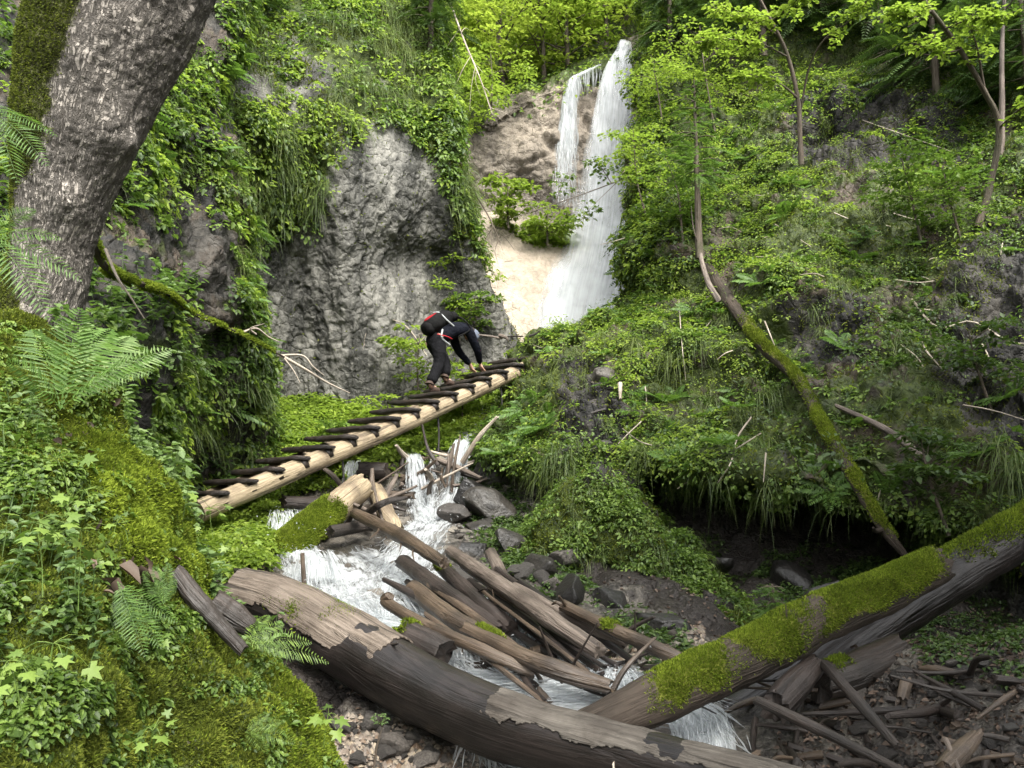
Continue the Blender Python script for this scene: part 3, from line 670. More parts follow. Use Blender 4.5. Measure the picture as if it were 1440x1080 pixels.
def tube(pts, radii, sides=14, n=None, noise_=.06, nscale=5., off=None, vlen=0., flat=None):
    """grid (rows along, sides+1 around) along a smooth path"""
    pts = np.asarray(pts, float); m = len(pts)
    if off is None: off = R.rand() * 50
    n = n or max(8, int(m * 8))
    A = catmull(np.repeat(pts[:, None], 2, 1), n, 2)[:, 0] if m > 2 else pts[0] + (pts[1] - pts[0]) * np.linspace(0, 1, n)[:, None]
    rr = np.interp(np.linspace(0, 1, n), np.linspace(0, 1, len(radii)), radii)
    T = nrm(np.gradient(A, axis=0)); ref = UP if abs(T[n // 2][2]) < .9 else np.array([0, -1., 0])
    s = nrm(np.cross(T, ref)); u = np.cross(s, T)
    a = np.linspace(0, 2 * np.pi, sides + 1)
    dirs = s[:, None] * np.cos(a)[None, :, None] + u[:, None] * np.sin(a)[None, :, None]
    q = A[:, None] + dirs * rr[:, None, None]
    k = 1 + noise_ * 2.2 * fbm(q, nscale, 4, off=off)
    Gt = A[:, None] + dirs * (rr[:, None] * k)[..., None]; Gt[:, -1] = Gt[:, 0]
    ln = np.concatenate([[0], np.cumsum(np.linalg.norm(np.diff(A, axis=0), axis=1))]) + vlen
    UVs = np.stack(np.broadcast_arrays(a[None] / (2 * np.pi) * 2 * np.pi * rr.mean(), ln[:, None]), -1)
    return Gt, UVs, A, dirs
def tube_arrays(Gt, UVs, cap=True, off=0, jag=0.):
    nv, nu = Gt.shape[:2]; V = Gt.reshape(-1, 3); U = UVs.reshape(-1, 2); f = [gfaces(nv, nu)[:, ::-1] + off]; t = []
    if cap:
        for e, row in ((0, Gt[0]), (1, Gt[-1])):
            c = row[:-1].mean(0); i0 = len(V)
            nxt = Gt[1] if e == 0 else Gt[-2]
            ax = nrm(c - nxt[:-1].mean(0))
            V = np.concatenate([V, row[:-1], (c + ax * jag * .3)[None]]); U = np.concatenate([U, np.stack([np.cos(np.arange(nu - 1)), np.sin(np.arange(nu - 1))], 1) * .05, [[0, 0]]])
            k = np.arange(nu - 1); tri = np.stack([i0 + k, i0 + (k + 1) % (nu - 1), np.full(nu - 1, i0 + nu - 1)], 1)
            t.append((tri if e else tri[:, ::-1]) + off)
    return V, U, f + t
def tubes_mesh(name, specs, mat, attrs=None):
    Vs, Us, Fs, off = [], [], [], 0
    for (Gt, UVs) in specs:
        V, U, f = tube_arrays(Gt, UVs, True, off); Vs.append(V); Us.append(U); Fs += f; off += len(V)
    tri = [x for x in Fs if x.shape[1] == 3]; qd = [x for x in Fs if x.shape[1] == 4]
    return make_mesh(name, np.concatenate(Vs), [np.concatenate(qd), np.concatenate(tri)], mat, uv=np.concatenate(Us), attrs=attrs)

FULL = not globals().get('NOVEG', False)
# ---------------------------------------------------------------- ground cover by zone (stuff: nobody could count it)
def cover_right():
    A, Bc, D, Gs, Fe = Cards(), Cards(), Cards(), Cards(), Cards()
    def dens(px, py, c, n):
        un = smooth(632, 690, py - .19 * (np.clip(px, 650, 1450) - 700))
        oc = np.maximum.reduce([inpoly(px, py, [(1120, 140), (1240, 125), (1340, 150), (1370, 210), (1270, 205), (1130, 210)], 25) * .45,
             inpoly(px, py, [(1370, 330), (1500, 330), (1500, 640), (1400, 620), (1330, 520), (1340, 420)], 50) * .9,
             inpoly(px, py, [(795, 515), (850, 525), (875, 600), (860, 640), (805, 630)], 18) * .9, inpoly(px, py, [(1110, 440), (1200, 430), (1220, 490), (1140, 490)], 25) * .8])
        return (.06 + patchy(c, .9, -.14, .22, 4.) * (.3 + .7 * patchy(c, 2.6, -.2, .2, 8.))) * (1 - oc) * (1 - .95 * un) * (1 + .8 * smooth(1250, 950, px)) * (1 - .6 * smooth(1650, 1950, px + py))
    p, n, _ = S_right.sample(9500, lambda px, py, c, n: dens(px, py, c, n) * (1 + .7 * smooth(520, 400, py)))
    sel = R.rand(len(p)); px, py = project(p); lit = smooth(1350, 950, px + .6 * py - 250)  # bright and dark leaves shared out to paint the slope's light and shade
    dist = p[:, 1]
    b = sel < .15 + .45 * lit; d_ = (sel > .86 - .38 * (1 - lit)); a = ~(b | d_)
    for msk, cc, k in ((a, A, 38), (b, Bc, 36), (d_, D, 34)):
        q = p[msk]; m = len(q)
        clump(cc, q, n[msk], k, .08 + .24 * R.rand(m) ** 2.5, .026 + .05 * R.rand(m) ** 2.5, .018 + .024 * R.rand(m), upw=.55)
    p, n, _ = S_right.sample(7000, lambda px, py, c, n: dens(px, py, c, n) + .05)     # low small-leaved mat
    clump(A, p, n, 14, .07, .026, .016, upw=.4)
    p, n, _ = S_right.sample(900, lambda px, py, c, n: patchy(c, 1.3, -.1, .3, 9.) * (py < 770) * (1 + 2 * inpoly(px, py, [(850, 430), (1020, 430), (1060, 600), (900, 560)], 40)))
    tufts(Gs, p, n, 26, .14 + .22 * R.rand(len(p)), .006, droop=1.3)
    Ms = Cards(); p, n, _ = S_right.sample(70000, lambda px, py, c, n: (.1 + patchy(c, 1.3, -.2, .3, 14.)) * (1 - smooth(660, 700, py - .19 * (np.clip(px, 650, 1450) - 700))))
    Ms.kite(p, n * .6 + UP * .3 + rnd(len(p)) * .6, rnd(len(p)), .05, .016); stuff('slope_moss', Ms, M['moss_dark'])
    p, n, _ = S_right.sample(420, lambda px, py, c, n: dens(px, py, c, n) * (py > 150)); ferns_at(Fe, p, n, 6, .20 + .16 * R.rand(len(p)), m=10)
    # fringe hanging over the lip
    p, n, _ = S_right.sample(1100, lambda px, py, c, n: smooth(575, 625, py - .19 * (np.clip(px, 650, 1450) - 700)) * smooth(670, 640, py - .19 * (np.clip(px, 650, 1450) - 700)))
    clump(A, p[:700], n[:700], 30, .10 + .12 * R.rand(700), .045, .028, upw=.3)
    tufts(Gs, p[700:], n[700:], 24, .12 + .16 * R.rand(400), .006, droop=1.6)
    # dark sides of the left corner beside the fall
    p, n, _ = S_right.sample(900, lambda px, py, c, n: (px < 960) * smooth(430, 380, py) * 1.0)
    clump(D, p, n, 26, .16 + .15 * R.rand(900), .06, .036, upw=.35); clump(Bc, p[:450] + n[:450] * .1, n[:450], 26, .2, .07, .042, upw=.5)
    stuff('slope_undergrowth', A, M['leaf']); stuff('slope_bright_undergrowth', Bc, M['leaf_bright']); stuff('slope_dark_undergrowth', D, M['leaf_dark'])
    stuff('slope_grass', Gs, M['grass']); stuff('slope_fern_cover', Fe, M['fern'])
def cover_ledge():
    A, Ms, Gs = Cards(), Cards(), Cards()
    gpoly = [(690, 780), (690, 730), (760, 665), (860, 675), (960, 735), (1090, 850), (1140, 910), (1060, 900), (960, 850), (850, 790), (760, 795)]
    p, n, _ = S_ledge.sample(1400, lambda px, py, c, n: inpoly(px, py, gpoly, 20) * (.04 + patchy(c, 2.4, -.1, .25)) + .10 * patchy(c, 1.5, -.1, .2, 5.))
    clump(A, p, n, 26, .04 + .15 * R.rand(len(p)) ** 2, .03 + .03 * R.rand(len(p)), .024, upw=.5)
    p, n, _ = S_ledge.sample(30000, lambda px, py, c, n: inpoly(px, py, gpoly, 25) + .16 * patchy(c, 2., -.1, .2))
    Ms.kite(p, n * .6 + UP * .3 + rnd(len(p)) * .5, rnd(len(p)), .035, .012)
    p, n, _ = S_ledge.sample(260, lambda px, py, c, n: inpoly(px, py, gpoly, 20)); tufts(Gs, p, n, 26, .22, .005, droop=1.5)
    stuff('ledge_undergrowth', A, M['leaf']); stuff('ledge_moss', Ms, M['moss_dark']); stuff('ledge_grass', Gs, M['grass'])
def cover_cliff():
    A, Bc, D, Gs, Ms = Cards(), Cards(), Cards(), Cards(), Cards()
    zone = [(180, -40), (640, -40), (665, 220), (690, 380), (650, 330), (600, 205), (555, 170), (520, 165), (490, 205), (470, 270), (440, 300), (400, 345), (350, 335), (300, 300), (200, 300)]
    def dens(px, py, c, n):
        g = inpoly(px, py, [(290, 30), (420, 30), (465, 110), (420, 170), (330, 120), (270, 170)], 25)
        g2 = inpoly(px, py, [(480, 60), (570, 60), (610, 170), (560, 165), (510, 150)], 22)
        return inpoly(px, py, zone, 16) * (.12 + patchy(c, .8, -.18, .28, 2.)) * (1 - .75 * g) * (1 - .55 * g2)
    p, n, _ = S_cliff.sample(3000, dens); sel = R.rand(len(p)); px, py = project(p)
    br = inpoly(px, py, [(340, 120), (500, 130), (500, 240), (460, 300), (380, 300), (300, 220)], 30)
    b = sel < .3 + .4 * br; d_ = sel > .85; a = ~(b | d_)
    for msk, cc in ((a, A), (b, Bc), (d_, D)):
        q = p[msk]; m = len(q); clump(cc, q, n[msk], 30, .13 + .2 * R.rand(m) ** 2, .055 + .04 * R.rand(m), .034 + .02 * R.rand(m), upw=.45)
    p, n, _ = S_cliff.sample(900, lambda px, py, c, n: inpoly(px, py, zone, 12) * patchy(c, 1.1, -.1, .3, 7.))
    tufts(Gs, p, n, 30, .25 + .3 * R.rand(len(p)), .008, droop=1.4)
    p, n, _ = S_cliff.sample(40000, lambda px, py, c, n: inpoly(px, py, zone, 20) * patchy(c, 1.4, -.1, .3, 1.) + .5 * smooth(700, 760, px) * (py > 300) + .012)
    Ms.kite(p, n * .6 + UP * .3 + rnd(len(p)) * .5, rnd(len(p)), .06, .022)
    # foot of the cliff, left of the stream
    p, n, _ = S_bed.sample(1900, lambda px, py, c, n: inpoly(px, py, [(370, 540), (470, 560), (560, 570), (640, 560), (690, 560), (650, 620), (560, 650), (480, 680), (400, 700), (370, 670)], 18) * (c[..., 0] < -.2 + 0 * px))
    clump(Bc, p, n, 30, .10 + .16 * R.rand(len(p)), .06, .036, upw=.7)
    p, n, _ = S_bed.sample(420, lambda px, py, c, n: inpoly(px, py, [(280, 715), (395, 695), (395, 740), (370, 800), (330, 830), (280, 800)], 15)); clump(Bc, p, n, 30, .08 + .12 * R.rand(len(p)), .055, .034, upw=.7)
    stuff('cliff_undergrowth', A, M['leaf']); stuff('cliff_bright_undergrowth', Bc, M['leaf_bright']); stuff('cliff_dark_undergrowth', D, M['leaf_dark'])
    stuff('cliff_grass', Gs, M['grass']); stuff('cliff_moss', Ms, M['moss_dark'])
def cover_left():
    A, Bc, D, Hb, Gs, Fe = Cards(), Cards(), Cards(), Cards(), Cards(), Cards()
    def dens(px, py, c, n):
        dk = np.maximum(inpoly(px, py, [(150, 330), (330, 330), (340, 470), (300, 500), (260, 420), (150, 400)], 25), inpoly(px, py, [(300, 560), (345, 560), (345, 650), (310, 640)], 15))
        return (.12 + patchy(c, .9, -.2, .28, 12.)) * (1 - .93 * dk) + .8 * smooth(330, 350, px) * smooth(300, 340, py)
    p, n, _ = S_left.sample(4200, dens); sel = R.rand(len(p)); px, py = project(p)
    b = sel < .3; d_ = sel > .85; a = ~(b | d_)
    for msk, cc in ((a, A), (b, Bc), (d_, D)):
        q = p[msk]; m = len(q); clump(cc, q, n[msk], 24, .08 + .15 * R.rand(m) ** 2, .05 + .03 * R.rand(m), .03 + .02 * R.rand(m), upw=.5)
    p, n, _ = S_left.sample(700, dens); tufts(Gs, p, n, 22, .2 + .2 * R.rand(len(p)), .006, droop=1.3)
    p, n, _ = S_left.sample(160, dens); ferns_at(Fe, p, n, 6, .25 + .2 * R.rand(len(p)), m=12)
    # herbs on the back of the near bank: leaves on stems
    def herbs(S, num, dn, hh, L):
        p, n, _ = S.sample(num, dn, cull=True); k = 9; i = np.repeat(np.arange(num), k)
        h = hh * (.5 + .8 * R.rand(num)); top = p + (UP + rnd(num) * .18) * h[:, None]
        Hb.stem(p, top, np.full(num, .004)); t = (.35 + .65 * R.rand(num * k))[:, None]
        base = p[i] + (top - p)[i] * t; d = rnd(num * k) * np.array([1, 1, .25]) + np.array([0, -.1, .05])
        Hb.leaf(base, d, UP + rnd(num * k) * .3 + np.array([0, -.25, 0]), L * (.6 + .7 * R.rand(num * k)), L * .55 * (.6 + .7 * R.rand(num * k)))
    herbs(S_bank, 520, lambda px, py, c, n: (c[..., 1] > 3.6) * (px > 60) * (px < 400) * (1 - .75 * smooth(200, 260, px)), .17, .05)
    herbs(S_left, 900, lambda px, py, c, n: inpoly(px, py, [(60, 380), (300, 400), (360, 520), (370, 700), (300, 700), (200, 600), (80, 520)], 20) * (.2 + patchy(c, 1.3, -.2, .2)) * (1 - .85 * inpoly(px, py, [(150, 330), (330, 330), (340, 470), (300, 500), (260, 420), (150, 400)], 25)), .28, .075)
    herbs(S_bank, 150, lambda px, py, c, n: (inpoly(px, py, [(-60, 680), (60, 700), (130, 760), (130, 1000), (40, 1090), (-60, 1090)], 30) + .6 * inpoly(px, py, [(-50, 500), (60, 500), (60, 640), (-50, 640)], 20)) * (.15 + patchy(c, 3., -.1, .2)), .12, .03)
    stuff('bank_undergrowth', A, M['leaf']); stuff('bank_bright_undergrowth', Bc, M['leaf_bright']); stuff('bank_dark_undergrowth', D, M['leaf_dark'])
    stuff('bank_herbs', Hb, M['leaf_blue']); stuff('bank_grass', Gs, M['grass']); stuff('bank_fern_cover', Fe, M['fern'])
def cover_bank_moss():
    A, D, Lf = Cards(), Cards(), Cards()
    def bright(px, py): return np.maximum.reduce([inpoly(px, py, [(90, 560), (210, 620), (290, 700), (345, 800), (380, 900), (300, 860), (130, 760), (110, 690)], 40), .8 * inpoly(px, py, [(370, 880), (440, 970), (510, 1090), (400, 1090), (380, 1000)], 30)])  # bank's light and shade put into moss colour: bright patches, dark rest
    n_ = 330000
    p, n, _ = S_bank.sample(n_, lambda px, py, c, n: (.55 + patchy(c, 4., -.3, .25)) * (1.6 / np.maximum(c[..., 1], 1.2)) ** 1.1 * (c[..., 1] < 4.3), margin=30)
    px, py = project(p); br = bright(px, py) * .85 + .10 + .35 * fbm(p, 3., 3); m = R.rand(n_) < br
    s = (.7 + .6 * R.rand(n_)) * (.55 + .20 * p[:, 1])
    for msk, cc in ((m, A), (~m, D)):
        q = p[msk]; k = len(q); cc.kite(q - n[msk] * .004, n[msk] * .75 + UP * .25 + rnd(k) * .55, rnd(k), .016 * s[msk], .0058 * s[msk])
    p, n, _ = S_bank.sample(3000, lambda px, py, c, n: (1 - .9 * bright(px, py)) * patchy(c, 5., -.1, .3, 3.) * (c[..., 1] < 3.6) / np.maximum(c[..., 1], 1.2) ** 1.5, margin=30)
    clump(Lf, p, n, 7, .022, .013 + .010 * R.rand(len(p)), .009 + .006 * R.rand(len(p)), upw=.4)
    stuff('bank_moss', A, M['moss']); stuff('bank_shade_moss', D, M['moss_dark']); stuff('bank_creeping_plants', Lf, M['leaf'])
    Lt = Cards()
    p, n, _ = S_bank.sample(70, lambda px, py, c, n: (c[..., 1] < 3.8) * (.1 + inpoly(px, py, [(60, 560), (180, 620), (260, 830), (150, 850), (80, 700)], 30)))
    Lt.leaf(p + n * .008, rnd(70), n + rnd(70) * .35, .025 + .025 * R.rand(70), .016 + .014 * R.rand(70), fold=.25)
    stuff('bank_leaf_litter', Lt, M['litter'])
def cover_far():
    A, Bc = Cards(), Cards()
    p, n, _ = S_wall.sample(700, lambda px, py, c, n: smooth(165, 120, py - 60 * smooth(780, 650, px) + 45 * smooth(830, 890, px)) * (np.abs(px - 880) > 14) + .7 * smooth(665, 620, px) * (py < 330) + smooth(900, 930, px) * (py < 420))
    clump(A, p[:420], n[:420], 30, .35 + .35 * R.rand(420), .12, .075, upw=.4); clump(Bc, p[420:], n[420:], 30, .3 + .4 * R.rand(280), .13, .08, upw=.5)
    p, n, _ = S_wall.sample(120, lambda px, py, c, n: inpoly(px, py, [(695, 312), (740, 318), (810, 330), (815, 348), (750, 346), (700, 322)], 5)); clump(Bc, p, n, 24, .14, .10, .065, upw=.7)
    p, n, _ = S_hill.sample(1500); clump(A, p[:900], n[:900], 30, .6 + .6 * R.rand(900), .2, .13, upw=.5); clump(Bc, p[900:], n[900:], 30, .6 + .5 * R.rand(600), .22, .14, upw=.5)
    stuff('hill_undergrowth', A, M['leaf']); stuff('hill_bright_undergrowth', Bc, M['leaf_bright'])
    W = Cards()
    p, n, _ = S_back.sample(2600, None, cull=False); clump(W, p, n, 16, .5, .25, .16, upw=.5); stuff('unseen_gorge_undergrowth', W, M['leaf_dark'])
    # litter, needles and splinters on the gully floor
    Lt = Cards()
    def fl(px, py, c, n): return (.25 * smooth(.9, 1.6, np.abs(c[..., 0] - xc(c[..., 1]))) + 1.6 * inpoly(px, py, [(1180, 900), (1460, 860), (1460, 1090), (1080, 1090)], 40) ) * (c[..., 1] < 9)
    p, n, _ = S_bed.sample(5200, fl); k = len(p)
    Lt.leaf(p + n * .012, rnd(k) * np.array([1, 1, .2]), n + rnd(k) * .5, .02 + .035 * R.rand(k), .014 + .02 * R.rand(k), fold=.3)
    Lt.stem(p[:700] + n[:700] * .01, p[:700] + n[:700] * .015 + rnd(700) * np.array([.09, .09, .012]), np.full(700, .006))
    stuff('gully_leaf_litter', Lt, M['litter'])
    U = Cards(); p, n, _ = S_bed.sample(420, lambda px, py, c, n: inpoly(px, py, [(650, 650), (720, 680), (760, 760), (820, 820), (760, 830), (690, 770), (650, 720)], 20)); clump(U, p, n, 18, .09, .045, .028, upw=.6)
    p, n, _ = S_bed.sample(500, lambda px, py, c, n: inpoly(px, py, [(1270, 860), (1460, 800), (1460, 960), (1300, 960)], 30) + .2 * inpoly(px, py, [(1050, 800), (1300, 780), (1300, 900), (1100, 900)], 20))
    clump(U, p, n, 18, .07, .035, .02, upw=.6); p, n, _ = S_bed.sample(700, lambda px, py, c, n: np.maximum(inpoly(px, py, [(690, 800), (860, 850), (1010, 910), (1000, 950), (850, 930), (720, 890)], 15) * .7, inpoly(px, py, [(950, 770), (1300, 790), (1300, 860), (1080, 880)], 20)) * patchy(c, 1.6, -.15, .2)); clump(U, p, n, 20, .05 + .08 * R.rand(700), .04, .024, upw=.6)
    stuff('gully_undergrowth', U, M['leaf_dark'])
if FULL:
    cover_right(); cover_ledge(); cover_cliff(); cover_left(); cover_bank_moss(); cover_far()
# ================================================================== logs, driftwood, stones, ladder
def world(pts): return np.array([P(*p) for p in pts])
def make_log(name, label, pts, radii, mat, cat='log', group=None, sides=18, noise_=.10, moss=(), stubs=(), jag=.5, nscale=4., mossden=26000, mossmat='moss', top=.1, mlen=.028, n=None, cutend=None, parts_label=None):
    """pts in world space. moss: list of (t0,t1); stubs: (t, px/py/Y of the tip or world tip, radius, child name)"""
    pts = np.asarray(pts, float)
    Gt, UVs, A, dirs = tube(pts, radii, sides, n=n or max(24, len(pts) * 14), noise_=noise_, nscale=nscale)
    nv = len(A)
    for e in (0, -1):                                  # ragged ends
        ax = nrm(A[0] - A[1]) if e == 0 else nrm(A[-1] - A[-2])
        j = perlin(dirs[e] * 2.3 + A[e] * 5) * jag * np.mean(radii) * 1.6
        Gt[e] += ax * j[:, None]; Gt[e][-1] = Gt[e][0]
    t = np.linspace(0, 1, nv)[:, None]; mm = np.zeros((nv, sides + 1))
    upn = dirs[..., 2]; q = fbm(Gt, 3.5, 3)
    for t0, t1 in moss:
        mm = np.maximum(mm, smooth(t0 - .03, t0 + .05, t + .10 * q) * smooth(t1 + .03, t1 - .05, t + .10 * q) * smooth(top - .35, top + .3, upn + .9 * q))
    V, U, f = tube_arrays(Gt, UVs, True)
    attr = np.zeros(len(V)); attr[:nv * (sides + 1)] = mm.ravel() * .9
    tri = [x for x in f if x.shape[1] == 3]
    me = make_mesh(name, V, [f[0], np.concatenate(tri)], mat, uv=U, attrs={'moss': attr})
    c = A.mean(0); o = solo(name, me, c, label, cat, group)
    if moss:
        s = Surf(Gt); s.N = dirs.copy(); ar = np.mean(radii) * 6.28 * np.linalg.norm(np.diff(A, axis=0), axis=1).sum() * max(.05, mm.mean())
        cell = mm[:-1, :-1]
        p, nn, _ = s.sample(int(mossden * ar) + 50, lambda px, py, c, n: cell ** 1.5, cull=False)
        cd = Cards(); k = len(p); cd.kite(p - nn * .004, nn * .7 + UP * .15 + rnd(k) * .55, rnd(k), mlen * (.6 + .8 * R.rand(k)), mlen * .36)
        child('moss', cd.mesh('moss', M[mossmat]), o)
        p, nn, _ = s.sample(int(mossden * ar * .35) + 30, lambda px, py, c, n: smooth(.03, .5, cell) * (.15 + patchy(c, 5., 0, .3)), cull=False); k = len(p)
        cd = Cards(); cd.kite(p - nn * .004, nn * .7 + UP * .15 + rnd(k) * .7, rnd(k), mlen * 1.1 * (.5 + .8 * R.rand(k)), mlen * .34); child('moss', cd.mesh('moss', M['moss_dark']), o)
    for (tt, tip, r, nm) in stubs:
        a = A[int(tt * (nv - 1))]; tip = np.asarray(tip, float)
        if tip.size == 3 and abs(tip[0]) > 12: tip = P(*tip)
        mid = (a + tip) / 2 + rnd(1)[0] * .02
        g2, u2, _, _ = tube([a, mid, tip], [r, r * .8, r * .35], 8, noise_=.12)
        child(nm, tubes_mesh(nm, [(g2, u2)], mat), o)
    if cutend:
        e, m2 = cutend; row = Gt[e][:-1]; cc = row.mean(0); ax = nrm(A[0] - A[1]) if e == 0 else nrm(A[-1] - A[-2])
        Vc = np.concatenate([row + ax * .012, [cc + ax * .03]]); k = np.arange(sides)
        child('broken_end', make_mesh('broken_end', Vc, [np.stack([k, (k + 1) % sides, np.full(sides, sides)], 1)], m2, uv=np.concatenate([np.stack([np.cos(k * .35), np.sin(k * .35)], 1) * .1, [[0, 0]]])), o)
    return o
def gpl(lst): return np.array([gp(*q) for q in lst])

# ---- the big fallen trunk across the foreground
A_ = make_log('fallen_tree', 'huge dark wet fallen trunk across the foreground, its left end peeled bare',
    world([(335, 838, 6.5), (395, 858, 6.35), (470, 898, 6.1), (600, 973, 5.6), (705, 1020, 5.25), (800, 1048, 4.95), (990, 1092, 4.4), (1130, 1127, 4.0), (1300, 1160, 3.7)]),
    [.18, .205, .212, .206, .19, .168, .138, .12, .115], M['wood_wet'], 'fallen tree', sides=48, noise_=.05, nscale=2.2, n=160, moss=[(.16, .235)], top=.45, mlen=.03,
    stubs=[(.30, (560, 905, 5.6), .02, 'broken_branch')])
def shell(parent, name, label, pts, radii, a0, a1, mat, noise_=.05, thick=1.0):
    """a layer of bark or bare wood over part of a trunk: angles a0..a1 from the side towards the top"""
    Gt, UVs, A, dirs = tube(pts, radii, 180, n=300, noise_=noise_, nscale=3.)
    a = np.linspace(0, 2 * np.pi, 181); t = np.linspace(0, 1, 300)[:, None]
    e = .40 * fbm(Gt * np.array([1, 1, 1.]), 2.6, 5, .6) + .12 * fbm(Gt, 22., 3)
    lo = a0 + e * 1.2; hi = a1 + np.roll(e, 23, 0) * 1.2
    keep = (a[None] > lo) & (a[None] < hi) & (t > .02 + .1 * np.abs(e)) & (t < .97 - .25 * np.abs(e))
    f = gfaces(300, 181)[:, ::-1]; k = keep.ravel()[f].all(1)
    me = make_mesh(name, Gt, [f[k]], mat, uv=UVs.reshape(-1, 2), attrs={'moss': np.zeros(Gt.shape[:2])})
    o = child(name, me, parent, label); m = o.modifiers.new('Solidify', 'SOLIDIFY'); m.thickness = .012; m.offset = -1
    return o
shell(A_, 'bare_wood', 'pale splintered wood at the peeled left end', world([(330, 836, 6.5), (395, 856, 6.35), (470, 896, 6.1), (565, 952, 5.75)]), [.193, .22, .227, .22], .1, 2.9, M['bare_wood'])
shell(A_, 'bark_flap', 'grey bark still clinging along the near side', world([(690, 1014, 5.3), (800, 1048, 4.95), (990, 1092, 4.4), (1130, 1127, 4.0), (1300, 1160, 3.7)]), [.196, .177, .147, .128, .123], .5, 2.9, M['bark_grey'])
f_ = [(868, 1073, 4.62, .055), (835, 1040, 4.7, .02), (1060, 1080, 4.05, .02)]
for i, (a, b, Y, r) in enumerate(f_[:1]):
    g2, u2, _, _ = tube([P(a - 3, b, Y + .05), P(a, b, Y), P(a + 1, b + 3, Y - .05)], [r, r * .9, r * .5], 14, noise_=.2)
    child('bracket_fungus', tubes_mesh('bracket_fungus', [(g2, u2)], M['fungus']), A_, 'cream bracket fungus')

make_log('mossy_log', 'bright moss covered log slanting over the gully, its broken tip against dark rock',
    world([(800, 1038, 5.25), (880, 1002, 5.3), (960, 965, 5.4), (1060, 918, 5.6), (1150, 872, 5.8), (1250, 828, 6.0), (1318, 795, 6.15)]), [.105, .13, .15, .152, .152, .142, .12], M['bark_mossy'],
    sides=36, noise_=.09, n=130, moss=[(.24, .43), (.46, .62), (.66, .97)], top=-.2, mossden=60000, mlen=.02,
    stubs=[(.97, (1328, 782, 6.1), .055, 'splinter'), (.55, (1105, 850, 5.6), .008, 'twig')])
make_log('leaning_log', 'dark log with a thin mossy top, leaning behind the bright mossy log',
    world([(1020, 1020, 6.1), (1130, 948, 6.3), (1240, 872, 6.5), (1340, 808, 6.65), (1450, 742, 6.9), (1620, 650, 7.3)]), [.15, .17, .18, .18, .18, .17], M['wood_wet'], sides=32, noise_=.07, n=120, moss=[(.58, 1.)], top=.55, mossmat='moss')
make_log('mossy_log', 'thick mossy log beneath the lower end of the ladder, with a pale broken upper end',
    world([(368, 800, 9.6), (405, 772, 9.9), (455, 727, 10.5), (508, 684, 11.1)]), [.19, .20, .19, .17], M['wood_pale'], sides=28, noise_=.08, n=90, moss=[(-.1, .74)], top=-.35, mossden=34000, mlen=.035,
    stubs=[(.62, (462, 745, 10.2), .03, 'broken_branch'), (.42, (455, 810, 9.7), .02, 'broken_branch')])
# ---- the fan of driftwood logs in the stream
W_ = 'driftwood logs in the stream'
def dl(label, pts, radii, mat, **k):
    radii = [r * .72 for r in radii]
    return make_log('driftwood_log', label, gpl(pts) if len(pts[0]) == 3 and pts[0][2] < 2 else world(pts), radii, M[mat], group=W_, **k)
dl('long dark log with short spikes, from the root tangle down to the fan', [(500, 722, .45), (560, 752, .45), (625, 792, .45)], [.085, .10, .075], 'wood_brown', stubs=[(.3, gp(520, 757, .4), .014, 'spike'), (.55, gp(562, 775, .4), .012, 'spike'), (.7, gp(583, 790, .4), .012, 'spike')])
dl('long pale straight log, the topmost of the fan, smooth and unbroken', [(634, 776, .42), (700, 820, .42), (770, 868, .40), (842, 916, .30)], [.088, .092, .090, .075], 'wood_grey', n=80)
dl('dark log with a mossy stub end just left of the pale straight log', [(618, 795, .32), (665, 838, .3), (720, 885, .22)], [.09, .09, .085], 'wood_dark', moss=[(-.1, .1)], stubs=[(.5, gp(685, 828, .45), .012, 'twig')])
dl('dark ragged log in the middle of the fan, half sunk in white water', [(566, 790, .3), (620, 828, .3), (705, 885, .22)], [.10, .10, .075], 'wood_dark', jag=1.2)
dl('thick rounded brown log in front of the ragged dark one', [(580, 828, .3), (640, 872, .3), (700, 903, .24)], [.10, .105, .08], 'wood_brown', moss=[(.75, 1.)])
dl('long brown log reaching down to the lower pool, end worn smooth', [(655, 885, .33), (740, 925, .33), (800, 948, .3), (856, 966, .26)], [.075, .085, .088, .07], 'wood_brown', n=60)
dl('thin hooked log at the lower edge of the fan', [(548, 838, .42), (545, 848, .36), (600, 880, .33), (680, 915, .3), (752, 948, .24)], [.05, .062, .065, .062, .05], 'wood_brown', n=70)
dl('short fat waterlogged stump directly behind the huge trunk', [(568, 892, .35), (628, 920, .3)], [.15, .14], 'wood_dark', moss=[(-.2, .12)], top=.0)
dl('half drowned log in the white water beside the fat stump', [(648, 925, .06), (712, 950, .05)], [.10, .09], 'wood_brown')
dl('stubby pale upright chunk leaning against the bank rock', [(690, 778, .25), (704, 805, .2), (720, 832, .1)], [.085, .085, .08], 'wood_grey')
dl('long brown log at the right of the fan with twiggy root end', [(792, 852, .42), (860, 884, .38), (930, 915, .34), (992, 944, .28)], [.06, .07, .07, .055], 'wood_brown', moss=[(.28, .36)], stubs=[(.04, gp(786, 838, .55), .02, 'root'), (.02, gp(776, 850, .4), .016, 'root')])
dl('split grey slab lying behind the pale straight log', [(725, 824, .36), (800, 868, .32), (880, 908, .26)], [.05, .06, .04], 'wood_grey', jag=1.6)
dl('short cut block wedged across under the pale straight log', [(748, 922, .12), (798, 905, .16)], [.085, .085], 'wood_brown')
dl('dark log sloping behind the mossy log below the ladder', [(398, 706, .25), (450, 708, .25), (503, 698, .3)], [.11, .12, .10], 'wood_dark')
dl('sunken black log under the root tangle', [(465, 748, .25), (520, 738, .2)], [.10, .09], 'wood_black')
dl('slim dark pole poking out left of the thick brown log', [(540, 815, .3), (590, 840, .3), (630, 862, .25)], [.03, .05, .05], 'wood_dark')
